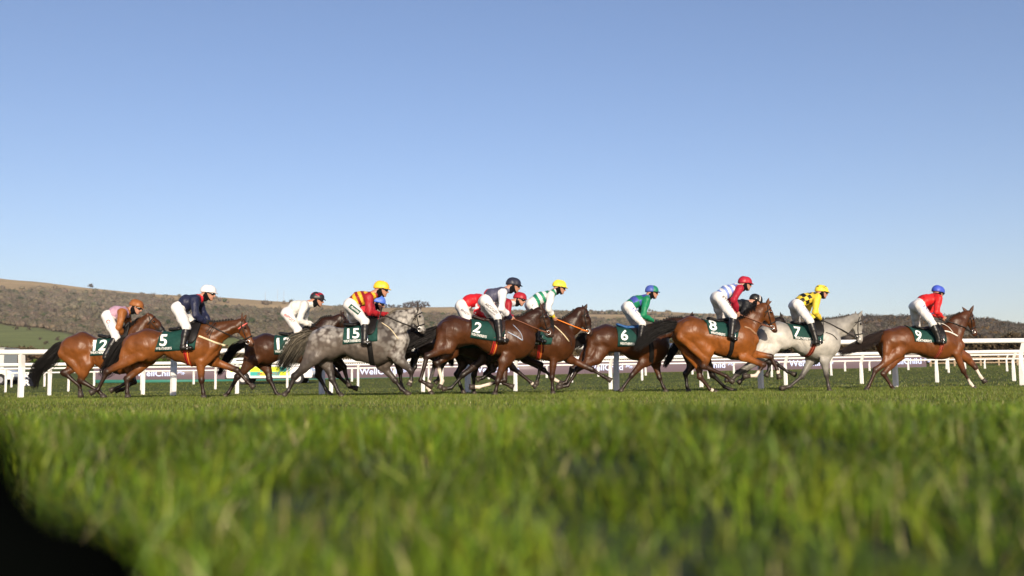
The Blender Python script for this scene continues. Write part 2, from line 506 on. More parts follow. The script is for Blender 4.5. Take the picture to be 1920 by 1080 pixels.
blades('turf_grass', X, Y, zz, r.uniform(.025, .055, len(X)) * (1 + .3 * cl), r.uniform(.003, .006, len(X)), r, .5, 'short mown turf of the racecourse', kc, tri=True)
X, Y = scatter(int(150000 * GRASS), 21, 75, r, .66, 2)
kc = blade_cols(len(X), r, .06, (.098, .130, .022))
blades('far_turf_grass', X, Y, ground_z(X, Y), r.uniform(.03, .06, len(X)), r.uniform(.008, .016, len(X)), r, .5, 'mown turf beyond the first running rail', kc, tri=True)

# ------------------------------------------------------------------ running rails
M_rail = mat('white_plastic', (.74, .73, .71), rough=.35, spec=.45, var=.06, scale=6)
def rail_fence(posts, top, sec, prad, ht, crank, label, dof, x_ext, name='running_rail'):
    """posts: photo columns; dof(x): distance; rail follows at real height above the ground"""
    p0 = np.array(at(posts[0], 720, dof(posts[0])))
    root = empty(name, (p0[0], p0[1], float(ground_z(p0[0], p0[1]))))
    tag(root, label, 'rail', 'running rails')
    def base(x):
        D = dof(x); p = at(x, 720, D); return np.array([p[0], p[1], float(ground_z(p[0], p[1]))])
    O = np.array(root.location)
    pts = []
    for x in np.linspace(x_ext[0], x_ext[1], 40):
        b = base(x); b[2] = at(x, top(x), dof(x))[2] - sec[1] / 2
        pts.append(b - O)
    mb = MB(); mb.tube(pts, sec[1] / 2, 12, flat=sec[0] / sec[1]); mb.build('rail', M_rail, root, True)
    for x in posts:
        b = base(x) - O; D = dof(x)
        t = np.array([b[0], b[1], at(x, top(x), D)[2] - O[2] - sec[1] * .8])
        H_ = t[2] - b[2]
        mb = MB()
        c = np.array([-crank * .35, crank, 0])
        mb.tube([b + np.array([0, 0, -.1]) + c, b + c + np.array([0, 0, H_ * .30]), b + c + np.array([0, 0, H_ * .70]), b + c * .75 + np.array([0, 0, H_ * .80]), t + np.array([0, 0, .02])], prad, 4, flat=1.25)
        mb.build('post', M_rail, root)
    return root
lin = lambda a, b: (lambda x: a + (b - a) * x / 1920.0)
rail_fence([-250, 38, 325, 605, 880, 1160, 1432, 1686, 1925, 2160], lambda x: np.interp(x, [-300, 0, 440, 1200, 1580, 1920, 2300], [657, 655.5, 653.5, 645, 637, 634, 631]), (.10, .105), .052, 1.0, .10,
    'nearest white running rail, close behind the galloping horses', lin(19.3, 21.0), (-320, 2260))
rail_fence([-85, 92, 268, 445, 622, 795, 969, 1148, 1319, 1478, 1621, 1763, 1908, 2050], lambda x: np.interp(x, [-300, 0, 530, 1200, 1850, 2300], [683, 681, 676, 667, 656.5, 652]), (.11, .11), .05, 1.0, .12,
    'second white running rail back from the horses', lin(30.5, 31.5), (-150, 2150))
rail_fence([10, 128, 265, 404, 539, 672, 805, 940, 1074, 1206, 1331, 1450, 1562, 1672, 1783, 1893, 2000], lambda x: np.interp(x, [-300, 0, 530, 1200, 1850, 2300], [692, 690, 684, 675, 664, 658]), (.085, .085), .045, 1.0, .10,
    'third white running rail, thinner and farther off', lin(45.5, 50.5), (-150, 2100))
rail_fence([21, 83, 176, 268, 363, 470, 577, 660, 740, 830, 917, 1026, 1123, 1212, 1300, 1378, 1462, 1587, 1633, 1706, 1778, 1813, 1850, 1922], lambda x: np.interp(x, [-300, 0, 530, 1200, 1850, 2300], [700, 698.5, 691, 681, 672, 667]), (.09, .09), .05, 1.0, .06,
    'farthest white running rail, in front of the advertising boards', lin(56, 60), (-150, 2050))

# ------------------------------------------------------------------ advertising boards
M_led = emission_mat('screen_purple', (.165, .112, .118), 1.0)
M_ledw = emission_mat('screen_letter', (.60, .68, .95), 1.0)
M_teal = mat('teal_skirt', (.030, .170, .130), rough=.6)
dB = lin(61, 71)
def bp(x, y): return at(x, y, dB(x))
edge = lambda x: np.interp(x, [0, 300, 560, 1100, 1360, 1738], [717.5, 716, 715, 706, 700, 692.5])
starts = [44, 254, 464, 674, 887, 1101, 1294, 1480, 1664]
brd_x = [175, 459, 669, 882, 1096, 1289, 1475, 1659, 1738]
for i in range(len(brd_x) - 1):
    x0, x1 = brd_x[i] , brd_x[i + 1] - .5
    a, b = bp(x0, edge(x0)), bp(x1, edge(x1))
    d = b - a; ln = np.linalg.norm(d[:2]); rz = math.atan2(d[1], d[0]); zs = d[2]
    k = F_PX / dB((x0 + x1) / 2)
    root = empty('advertising_board', a, rz)
    tag(root, 'purple lit advertising board in the %s bay from the left end' % ['first', 'second', 'third', 'fourth', 'fifth', 'sixth', 'seventh', 'eighth'][i], 'advertising board', 'purple advertising boards along the course')
    hh = 28 / k
    def slab(z0, z1, y0, y1, nm, m):
        V = [(s * ln, y, z + s * zs) for s in (0, 1) for y in (y0, y1) for z in (z0, z1)]
        return mesh_np(nm, V, [(0, 1, 3, 2), (4, 6, 7, 5), (0, 4, 5, 1), (2, 3, 7, 6), (1, 5, 7, 3), (0, 2, 6, 4)], mat=m, parent=root, smooth=False)
    slab(4.4 / k, hh, 0, .16, 'screen', M_led)
    slab(-.05, 4.2 / k, .02, .14, 'skirt', M_teal)
    slab(hh + .003, hh + .05, -.02, .18, 'frame', mat('board_frame', (.05, .05, .05), rough=.6))
    for st in starts:
        if not (x0 - 6 <= st <= x1 - 40): continue
        pm = bp(st, edge(st)); off = (st - x0) / (x1 - x0) * ln
        V, T = text_mesh('WellChild', .012, 4)
        hcap = 11.3 / k / .73
        wd_ = 68.0 / k; sx = wd_ / (V[:, 0].max() - V[:, 0].min())
        P = np.stack([off + (V[:, 0] - V[:, 0].min()) * sx, 0 * V[:, 0] - .012, 10.8 / k + V[:, 1] * hcap], -1)
        P[:, 2] += P[:, 0] / ln * zs
        mesh_np('lettering', P, tris=T, mat=M_ledw, parent=root, smooth=False)
        mb = MB()   # the little fluttering emblem after the name
        for q in range(5):
            x_ = off + wd_ + (6 + q * 2.4) / k; z_ = 15 / k + x_ / ln * zs
            mb.tube([(x_, -.012, z_ + math.sin(q * 1.3) * 2 / k), (x_ + 1.2 / k, -.012, z_ + 4 / k + math.cos(q) * 1.5 / k), (x_ + 2.6 / k, -.012, z_ + 1.5 / k + math.sin(q) * 2 / k)], .6 / k, 5)
        mb.build('emblem', M_ledw, root)
# ------------------------------------------------------------------ racehorses
COATS = {  # body, points (lower legs, muzzle), mane and tail
    'bay':    ((.130, .042, .0090), (.013, .007, .005), (.006, .005, .0045)),
    'bright': ((.165, .052, .0100), (.018, .009, .006), (.006, .005, .005)),
    'red':    ((.108, .034, .0085), (.030, .012, .007), (.016, .008, .006)),
    'brown':  ((.042, .0150, .0056), (.011, .006, .005), (.006, .005, .0045)),
    'mid':    ((.050, .0165, .0050), (.015, .008, .006), (.007, .005, .005)),
    'dark':   ((.020, .010, .007), (.008, .006, .005), (.005, .0045, .004)),
    'grey':   ((.370, .352, .318), (.085, .070, .062), (.060, .055, .050)),
    'dapple': ((.074, .059, .049), (.032, .024, .021), (.110, .095, .070)),
}
def horse_mat():
    m = mat('horse_coat', (1, 1, 1), rough=.42, spec=.30, var=.20, scale=8, bump=.22, bscale=30, vcol=True)
    nt = m.node_tree; n = nt.nodes; L = nt.links
    p = n['Principled BSDF']; old = [x for x in n if x.type == 'BUMP'][0]
    tc = [x for x in n if x.type == 'TEX_COORD'][0]
    nz = n.new('ShaderNodeTexNoise'); nz.inputs['Scale'].default_value = 6.5; nz.inputs['Detail'].default_value = 3; nz.inputs['Distortion'].default_value = 1.6
    mp = n.new('ShaderNodeMapping'); mp.inputs['Scale'].default_value = (1.0, 1.0, .55); mp.inputs['Rotation'].default_value = (0, .5, 0)
    L.new(tc.outputs['Object'], mp.inputs['Vector']); L.new(mp.outputs[0], nz.inputs['Vector'])
    b = n.new('ShaderNodeBump'); b.inputs['Strength'].default_value = .20; b.inputs['Distance'].default_value = .06
    L.new(nz.outputs['Fac'], b.inputs['Height']); L.new(old.outputs[0], b.inputs['Normal']); L.new(b.outputs[0], p.inputs['Normal'])
    return m
M_coat = horse_mat()
M_hair = mat('horse_hair', (1, 1, 1), rough=.55, spec=.22, var=.25, scale=20, vcol=True)
M_hoof = mat('hoof_horn', (.045, .034, .026), rough=.5, var=.3, scale=40)
M_eye = mat('eye_gloss', (.004, .003, .003), rough=.08, spec=.6)
M_leather = mat('black_leather', (.008, .007, .007), rough=.55, spec=.3, var=.3, scale=60, bump=.1)
M_brownleather = mat('brown_leather', (.09, .035, .018), rough=.5, var=.3, scale=60)
M_cloth = mat('green_cloth', (.0055, .043, .035), rough=.75, spec=.25, var=.16, scale=18, bump=.25, bscale=9)
M_white = mat('white_lettering', (.80, .80, .78), rough=.6, var=.04)
M_steel = mat('steel', (.55, .55, .55), rough=.28, metal=1.0)

def catmull(P, n):
    P = np.asarray(P, float)
    Q = np.vstack([2 * P[0] - P[1], P, 2 * P[-1] - P[-2]])
    out = []
    for u in np.linspace(0, len(P) - 1, n):
        i = min(int(u), len(P) - 2); t = u - i
        a, b, c, d = Q[i:i + 4]
        out.append(.5 * (2 * b + (c - a) * t + (2 * a - 5 * b + 4 * c - d) * t * t + (3 * b - a - 3 * c + d) * t ** 3))
    return np.array(out)

def strands(paths, rad, tip=.15, col=(0, 0, 0), jit=.3, r=rng):
    """(N, K, 3) centre lines -> three-sided tapering strands: verts, quads, colours"""
    N, K, _ = paths.shape
    d = np.gradient(paths, axis=1); d /= np.linalg.norm(d, axis=2, keepdims=True) + 1e-9
    a = np.cross(d, np.array([0.3, 1, 0.2])); a /= np.linalg.norm(a, axis=2, keepdims=True) + 1e-9
    b = np.cross(d, a)
    w = np.broadcast_to(np.asarray(rad, float), (N,))[:, None, None] * (1 - (1 - tip) * np.linspace(0, 1, K) ** 1.5)[None, :, None]
    V = np.stack([paths + w * (math.cos(t) * a + math.sin(t) * b) for t in (0, 2.094, 4.189)], 2)
    base = (np.arange(N) * K * 3)[:, None, None] + (np.arange(K - 1) * 3)[None, :, None] + np.arange(3)[None, None, :]
    nxt = (np.arange(N) * K * 3)[:, None, None] + (np.arange(K - 1) * 3)[None, :, None] + np.array([1, 2, 0])[None, None, :]
    Q = np.stack([base, nxt, nxt + 3, base + 3], -1).reshape(-1, 4)
    k = np.asarray(col, float)[None] * (1 + jit * r.normal(size=(N, 1)))
    Kc = np.repeat(np.clip(k, .002, 1), K * 3, 0)
    return V.reshape(-1, 3), Q, Kc

class Frame:
    """a vertical plane through the scene in which one horse gallops"""
    def __init__(self, px, py, Y, heading):
        p = at(px, py, Y)
        self.O = np.array([p[0], p[1], 0.0])
        self.h = math.radians(heading)
        self.hf = np.array([math.cos(self.h), math.sin(self.h), 0])
        self.sd = np.array([-math.sin(self.h), math.cos(self.h), 0])
        self.dz = 0.0
    def loc(self, p, l=0.0):
        d = ray(*p)
        t = (l - (CAM - self.O) @ self.sd) / (d @ self.sd)
        w = CAM + t * d - self.O
        return np.array([w @ self.hf, l, w[2] + self.dz])

LEGL = {'NH': (-.13, -.165, -.115, -.105), 'FH': (.13, .165, .115, .105),
        'NF': (-.13, -.145, -.11, -.10), 'FF': (.13, .145, .11, .10)}

def ll3(a, b, t): return a + (b - a) * t
class Horse: pass

def build_horse(sp):
    H = Horse(); H.sp = sp
    fr = H.fr = Frame(*sp['wth'], sp['Y'], sp.get('head', 8.0))
    legs = sp['legs']
    zmin = min(fr.loc(legs[k][-1], LEGL[k][3])[2] for k in legs)
    fr.dz = .008 - zmin
    H.dz = fr.dz
    A = {k: fr.loc(sp[k]) for k in ('croup', 'wth', 'girth', 'flank', 'chest', 'butt', 'dock', 'neck', 'poll', 'nose')}
    f = Field()
    sz = lambda s, z, l=0.0: np.array([s, l, z])
    cr, wt = A['croup'], A['wth']
    q = sp.get('bulk', 1.0)
    P = sz(A['butt'][0] + .25, cr[2] - .29); Cc = sz(cr[0] + .03, cr[2] - .275)
    def topz(s):
        t = np.clip((s - cr[0]) / (wt[0] - cr[0]), 0, 1)
        return cr[2] * (1 - t) + wt[2] * t - .075 * math.sin(math.pi * t)
    def mid(t, botz):
        s = cr[0] * (1 - t) + wt[0] * t
        return sz(s, (topz(s) + botz) / 2), (topz(s) - botz) / 2
    fl, gi = A['flank'][2], A['girth'][2]
    L, rL = mid(.36, fl + .02); B, rB = mid(.66, fl * .35 + gi * .65); G, rG = mid(.98, gi)
    f.cone(P, Cc, .245 * q, .27 * q, 1.0, .05, 'torso')
    f.cone(Cc, L, .27 * q, rL, 1.0, .05, 'torso')
    f.cone(L, B, rL, rB, .98, .05, 'torso'); f.cone(B, G, rB, rG, .86, .05, 'torso')
    Fp = sz(A['chest'][0] - .21, A['chest'][2] + .03)
    f.cone(G, Fp, rG * .97, .215, .8, .05, 'torso')
    # croup and dock ridge
    f.cone(sz(cr[0], cr[2] - .10), A['dock'] - sz(-.06, .06), .10, .07, 1.0, .06, 'torso')
    f.cone(wt - sz(.04, .12), wt - sz(-.18, .16), .115, .13, .6, .06, 'torso')
    # neck
    nb = sz(wt[0] * .45 + A['chest'][0] * .55 - .10, wt[2] * .62 + A['chest'][2] * .38 - .02)
    ax = A['nose'] - A['poll']; Lh = np.linalg.norm(ax); ax = ax / Lh
    pv = np.array([ax[2], 0, -ax[0]])
    H.ax, H.pv, H.Lh, H.poll = ax, pv, Lh, A['poll']
    hs = min(max(Lh, .52), .68) / .6
    n1 = A['neck']; n2 = A['poll'] + ax * .06 + pv * .115
    f.cone(Fp + sz(-.05, .05), nb, .20, .215, .72, .05, 'neck'); f.cone(nb, n1, .215, .165, .6, .04, 'neck')
    f.cone(n1, n2, .165, .108, .62, .04, 'neck')
    for g in (-1, 1):   # long muscle from jaw to shoulder, leaving the jugular groove
        f.cone(n2 + pv * .02 + np.array([0, g * .045, 0]), sz(A['chest'][0] - .16, A['chest'][2] + .14, g * .10), .055, .085, .7, .014, 'neck')
    # head
    hp = lambda u, v, l=0.0: A['poll'] + ax * (u * Lh) + pv * (v * hs) + np.array([0, l, 0])
    H.hp = hp
    f.cone(hp(.10, .055), hp(.42, .062), .088 * hs, .080 * hs, .82, .03, 'head')
    f.cone(hp(.40, .055), hp(.84, .066), .080 * hs, .056 * hs, .72, .03, 'head')
    f.cone(hp(.84, .066), hp(.93, .078), .056 * hs, .052 * hs, .85, .02, 'muzzle')
    f.cone(hp(.90, .118), hp(.80, .125), .030 * hs, .030 * hs, .9, .02, 'muzzle')
    f.cone(hp(.20, .135), hp(.40, .135), .085 * hs, .062 * hs, .62, .025, 'head')
    f.cone(hp(.40, .135), hp(.82, .110), .055 * hs, .035 * hs, .7, .025, 'head')
    for g in (-1, 1):
        f.ball(hp(.31, .028, g * .062 * hs), .030 * hs, 1, .02, 'head')
        f.ball(hp(.93, .050, g * .034 * hs), .022 * hs, 1, .015, 'muzzle')
    # legs
    H.hoof = []
    for k, pts in legs.items():
        l0, l1, l2, l3 = LEGL[k]; g = 1 if l0 > 0 else -1
        J = [fr.loc(p, l) for p, l in zip(pts, (l1, l2, l3, l3))]
        st, hk, ft, to = J
        co = ft + (to - ft) * .50
        d = (to - ft); d = d / (np.linalg.norm(d) + 1e-6)
        if k[1] == 'H':
            hip = sz(Cc[0] - .03, Cc[2] - .01, g * .12)
            f.cone(hip, st, .200 * q, .120, .60, .022, ('thigh', k))
            hams = sz(A['butt'][0] + .135, cr[2] - .36, g * .125)
            gm = st * .42 + hk * .58
            f.cone(hams, gm, .125, .064, .66, .014, ('thigh', k))                       # hamstring band behind the thigh
            tub = sz(cr[0] + .25, cr[2] - .16, g * .185)
            f.cone(tub, st + np.array([.03, g * .01, .02]), .050, .075, .70, .016, ('thigh', k))   # front edge of the thigh
            f.cone(sz(cr[0] - .10, cr[2] - .20, g * .15), ll3(hip, st, .6) + np.array([-.05, g * .035, 0]), .115, .080, .55, .014, ('thigh', k))
            f.ball(st + np.array([.02, g * .02, -.01]), .062, .8, .015, ('thigh', k))
            f.cone(st, hk, .104, .047, .70, .022, ('gaskin', k))
            bk = hk - st; bk /= np.linalg.norm(bk); pb = np.array([bk[2], 0, -bk[0]]) * (1 if bk[2] < 0 else -1)
            f.cone(ll3(st, hk, .08) + pb * .045, ll3(st, hk, .62) + pb * .022, .062, .034, .8, .012, ('gaskin', k))
            b = hk - st; b /= np.linalg.norm(b); c = ft - hk; c /= np.linalg.norm(c)
            pt = hk + (b - c) / (np.linalg.norm(b - c) + 1e-6) * .038
            f.ball(hk, .054, .8, .02, ('joint', k)); f.cone(pt, hk + c * .12, .028, .030, .8, .02, ('joint', k))
            f.cone(gm, pt, .045, .022, .6, .02, ('gaskin', k))
            f.cone(hk, ft, .039, .030, .85, .015, ('cannon', k))
        else:
            ps = sz(A['chest'][0] - .13, A['chest'][2] + .03, g * .12)
            f.cone(sz(wt[0] + .03, wt[2] - .20, g * .115), ps, .085, .095, .62, .018, ('shoulder', k))
            f.cone(ps, st, .105, .085, .62, .016, ('shoulder', k))
            f.cone(sz(wt[0] - .04, wt[2] - .36, g * .16), st + np.array([-.03, g * .015, .02]), .105, .075, .52, .012, ('shoulder', k))   # triceps
            f.ball(sz(A['chest'][0] - .11, A['chest'][2] + .01, g * .115), .088, .8, .014, ('shoulder', k))
            f.cone(sz(A['chest'][0] - .13, A['chest'][2] - .10, g * .065), ll3(ps, st, .9) + np.array([.03, -g * .03, -.05]), .085, .075, .8, .014, ('shoulder', k))   # breast
            f.cone(st, hk, .080, .046, .72, .022, ('gaskin', k))
            fk = hk - st; fk /= np.linalg.norm(fk); pf = np.array([-fk[2], 0, fk[0]])
            f.cone(ll3(st, hk, .02) + pf * .030, ll3(st, hk, .60) + pf * .012, .058, .036, .7, .012, ('gaskin', k))
            f.ball(hk, .050, .85, .02, ('joint', k))
            f.cone(hk, ft, .035, .028, .85, .015, ('cannon', k))
        f.ball(ft, .038, .85, .015, ('fetlock', k))
        f.cone(ft, co, .030, .035, .9, .012, ('pastern', k))
        H.hoof.append((co, to, d))
    def ribs(G):
        s_, z_ = G[..., 0], G[..., 2]
        w = np.exp(-((s_ - (wt[0] - .38)) / .26) ** 2) * np.exp(-((z_ - (gi + .30)) / .20) ** 2)
        low = vnoise(G, 13, 7) * .0085 + vnoise(G, 27, 3) * .0042
        return .0045 * w * np.sin((s_ + .35 * z_) * 62) + low * np.clip((z_ - fl + .45) / .3, 0, 1)
    V, Q = f.mesh(.0175, noise=ribs)
    lab, t = f.nearest(V)
    body, pts_c, hair = COATS[sp['coat']]
    body, pts_c = np.array(body), np.array(pts_c)
    K = np.tile(body, (len(V), 1))
    wob = .12 * vnoise(V, 9, 3)
    socks = sp.get('socks', {})
    # natural dark topline of the coat, deepened to paint in shade above lit flanks
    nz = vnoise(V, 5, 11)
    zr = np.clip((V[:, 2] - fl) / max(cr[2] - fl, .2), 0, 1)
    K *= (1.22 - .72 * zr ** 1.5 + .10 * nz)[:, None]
    for i, p in enumerate(f.pr):
        m = lab == i; L_ = p[6]
        if not m.any(): continue
        tt = np.clip(t[m] + wob[m], 0, 1)[:, None]
        def setk(w, c): K[m] = K[m] * (1 - w) + np.asarray(c) * w
        if isinstance(L_, tuple):
            part, leg = L_; so_ = socks.get(leg, 0)
            wht = np.array((.60, .52, .44))
            if part == 'gaskin': setk(np.clip((tt - .45) * 1.7, 0, .9), pts_c)
            if part in ('joint',): setk(.92, pts_c)
            if part == 'cannon':
                setk(.95, pts_c)
                if so_ >= 2: setk(np.clip((tt - (.55 if so_ == 2 else .15)) * 8, 0, 1), wht)
            if part in ('fetlock', 'pastern'):
                setk(.97, pts_c)
                if so_ == 1 and part == 'pastern': setk(np.clip((tt - .2) * 6, 0, 1), wht)
                if so_ >= 2: setk(1.0, wht)
        elif L_ == 'muzzle': setk(np.clip(.25 + tt * .6, 0, .85), pts_c * (1.5 if sp['coat'] not in ('grey', 'dapple') else 1.0))
        elif L_ == 'head' and sp['coat'] == 'dapple': setk(.45, (.42, .39, .35))
    if sp['coat'] in ('dapple', 'grey'):
        # dapples: pale rings between darker nets on quarters, barrel and shoulder
        pr = np.random.default_rng(5).uniform(0, 1, (1500, 2)) * np.array([3.0, 1.5]) + np.array([-1.8, .5])
        dm = np.full(len(V), 9.0)
        for c in pr: dm = np.minimum(dm, ((V[:, [0, 2]] - c + .012 * np.stack([vnoise(V, 30, 1), vnoise(V, 34, 2)], -1)) ** 2).sum(1))
        dp = np.clip((.040 - np.sqrt(dm)) / .022, 0, 1)
        pk = np.clip(.55 + .6 * vnoise(V, 4.5, 2) + .5 * ((V[:, 2] - fl) / .5 - .4), .05, 1)
        amt = .85 if sp['coat'] == 'dapple' else .12
        w = (dp * pk * amt)[:, None]
        K = K * (1 - w) + np.array((.33, .31, .28)) * w
        K *= (1 + .22 * vnoise(V, 8, 9) * (1 if sp['coat'] == 'dapple' else .55))[:, None]
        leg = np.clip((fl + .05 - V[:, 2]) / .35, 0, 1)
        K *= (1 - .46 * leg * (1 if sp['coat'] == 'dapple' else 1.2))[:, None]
    for g in (-1, 1):   # nostrils
        c = hp(.955, .045, g * .050 * hs)
        w = np.clip(1 - np.linalg.norm(V - c, axis=1) / .028, 0, 1)[:, None] ** .5
        K = K * (1 - w) + np.array((.008, .005, .005)) * w
    if sp.get('darknose'):
        u = (V - A['poll']) @ ax / Lh
        w = (np.clip((u - .48) * 9, 0, 1) * (np.isin(lab, [i for i, p in enumerate(f.pr) if p[6] in ('head', 'muzzle')])))[:, None]
        K = K * (1 - w) + np.array((.009, .008, .008)) * w
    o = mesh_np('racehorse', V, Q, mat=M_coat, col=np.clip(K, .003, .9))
    o.location = fr.O; o.rotation_euler = (0, 0, fr.h)
    tag(o, sp['label'], 'horse', 'racehorses galloping in a line')
    H.obj, H.A, H.f, H.V, H.Q = o, A, f, V, Q
    H.bvh = BVHTree.FromPolygons([tuple(v) for v in V], [tuple(int(i) for i in q_) for q_ in Q])
    H.topz, H.hs = topz, hs
    H.hair = hair

    # hooves, ears, eyes
    for co, to, d in H.hoof:
        mb = MB(); e = co - d * .012
        mb.tube([e, co + (to - co) * .45, to], [.040, .047, .055], 10)
        mb.build('hoof', M_hoof, o, True)
    for g, p in zip((-1, 1), sp['ears']):
        base = hp(.05, .035, g * .055 * hs); tip = fr.loc(p, g * .07)
        mb = MB(); dd = tip - base
        mb.tube([base - dd * .15, base + dd * .15, base + dd * .45, base + dd * .8, tip], [.026, .036, .034, .018, .003], 8, flat=.55)
        ear = mb.build('ear', mat('ear_' + sp['coat'], (*(np.array(body) * .55), 1)[:3], rough=.6, var=.3), o, True)
    for g in (-1, 1):
        hh = H.bvh.ray_cast(Vector(hp(.31, .035)) + Vector((0, g * .5, 0)), Vector((0, -g, 0)))
        c = np.array(hh[0]) if hh[0] else hp(.31, .035, g * .08)
        mb = MB(); bmesh.ops.create_uvsphere(mb.bm, u_segments=10, v_segments=8, radius=.021, matrix=Matrix.Translation(Vector(c) - Vector((0, g * .010, 0))))
        mb.build('eye', M_eye, o, True)

    # mane along the crest
    cl = catmull([wt + sz(.12, .0), (nb + n1) / 2, n1, (n1 + n2) / 2, n2], 40)
    crest = []
    for c in cl:
        tg = np.array([n2[0] - nb[0], 0, n2[2] - nb[2]]); tg /= np.linalg.norm(tg)
        up = np.array([-tg[2], 0, tg[0]])
        hit = H.bvh.ray_cast(Vector(c + up * .6), Vector(-up), 1.0)
        if hit[0]: crest.append(np.array(hit[0]))
    crest = catmull(np.array(crest)[::4], 44); crest[:, 1] = 0
    rr = np.random.default_rng(len(sp['label']))
    up = np.array([-tg[2], 0, tg[0]])
    if sp.get('mane', 'plait') == 'plait':
        mb = MB(); mb.tube([c + up * .004 for c in crest], .016, 6)
        for c in crest[2::3]:
            bmesh.ops.create_icosphere(mb.bm, subdivisions=1, radius=.019, matrix=Matrix.Translation(Vector(c + up * .017 + np.array([0, -.012, 0]))) @ Matrix.Diagonal((.9, 1, 1.15, 1)))
        mb.build('mane', mat('plait_' + sp['coat'], hair, rough=.55, var=.4, scale=60), o, True)
    else:
        N = 420
        i = rr.integers(0, len(crest), N)
        ln = rr.uniform(.08, .19, N)[:, None]
        sgn = np.where(rr.random(N) < .75, -1, 1)[:, None]
        u_ = np.linspace(0, 1, 6)
        base = crest[i] + rr.normal(size=(N, 3)) * np.array([.012, .012, .004])
        back = -tg * rr.uniform(.2, 1.0, N)[:, None]
        paths = base[:, None] + (up * .035)[None, None] * np.sin(u_ * 2.6)[None, :, None] + (back * ln)[:, None] * u_[None, :, None] \
            + np.concatenate([sgn * 0 , sgn * .09, -ln * .75 * 0 - ln * .6], 1)[:, None] * (u_ ** 1.5)[None, :, None]
        v, qd, kc = strands(paths, .008, .2, hair, .3, rr)
        mesh_np('mane', v, qd, mat=M_hair, parent=o, col=kc)
    # tail
    tp = [fr.loc(p, 0) for p in sp['tail']]
    tp = np.array([A['dock'] + (tp[0] - A['dock']) * .2] + tp)
    cur = catmull(tp, 14)
    wv = np.interp(np.linspace(0, 1, 14), [0, .12, .45, .8, 1], np.array([.032, .052, .088, .086, .045]) * sp.get('tailw', 1.0))
    N = 430
    off = np.clip(rr.normal(size=(N, 3)), -1.7, 1.7) * np.array([.75, .65, .75]); ln = np.clip(rr.normal(.92, .13, N), .5, 1.2)
    u_ = np.linspace(0, 1, 14)
    paths = np.empty((N, 14, 3))
    for j in range(N):
        uu = u_ * ln[j]
        for a in range(3): paths[j, :, a] = np.interp(uu, u_, cur[:, a])
        paths[j] += off[j] * np.interp(uu, u_, wv)[:, None]
        paths[j] += np.sin(u_ * rr.uniform(2, 7) + rr.uniform(0, 6))[:, None] * rr.normal(size=3) * .014
    v, qd, kc = strands(paths, rr.uniform(.003, .0085, N), .12, np.array(hair) * (1.0 if sp['coat'] != 'dapple' else .95), .3, rr)
    if sp['coat'] == 'dapple':
        uu = np.tile(np.repeat(u_, 3), N)[:, None]
        kc = kc * (1 - np.clip((uu - .62) * 5, 0, .95))
    mesh_np('tail', v, qd, mat=M_hair, parent=o, col=np.clip(kc, .003, 1))
    return H

def side_hit(H, s, z, g=-1, bvh=None, lift=.012):
    r = (bvh or H.bvh).ray_cast(Vector((s, g * 1.6, z)), Vector((0, -g, 0)))
    return (r[0].y + g * lift) if r[0] else None

def strap(H, pts, w, name, m, far=True, l=-.25, lift=.008, world=True, parent=None):
    """a leather or webbing strap lying on the horse along photo points (or local s, z points)"""
    for g in ((-1, 1) if far else (-1,)):
        P = [H.fr.loc(p, l) if world else p for p in pts]
        n = max(8, int(sum(np.linalg.norm(b - a) for a, b in zip(P[:-1], P[1:])) / .03))
        c = catmull(P, n) if len(P) > 2 else np.array([P[0] + (P[1] - P[0]) * t for t in np.linspace(0, 1, n)])
        out = []
        for p in c:
            y = side_hit(H, p[0], p[2], g, lift=lift)
            if y is None: y = out[-1][1] if out else g * .05
            out.append((p[0], y, p[2]))
        mb = MB(); mb.tube(out, w / 2, 6, flat=1.0)
        mb.build(name, m, parent or H.obj, True)

def ring(H, c, ax, w, name, m, lift=.008, n=28, parent=None, maxr=.6):
    """a band right round the body or head in the plane across axis ax through c"""
    c = np.array(c); ax = np.array(ax) / np.linalg.norm(ax)
    e1 = np.array([0, 1, 0]); e2 = np.cross(ax, e1)
    V = []
    for j in range(n):
        a = 2 * math.pi * j / n
        d = e1 * math.cos(a) + e2 * math.sin(a)
        for off, li in ((-w / 2, lift * .2), (-w / 2, lift), (w / 2, lift), (w / 2, lift * .2)):
            o = c + ax * off
            r = H.bvh.ray_cast(Vector(o), Vector(d), 1.0)
            rad = min(r[3] if r[0] else .2, maxr)
            V.append(o + d * (rad + li))
    Q = []
    for j in range(n):
        a, b = j * 4, ((j + 1) % n) * 4
        for k in range(3): Q.append((a + k, a + k + 1, b + k + 1, b + k))
    return mesh_np(name, V, Q, mat=m, parent=parent or H.obj)

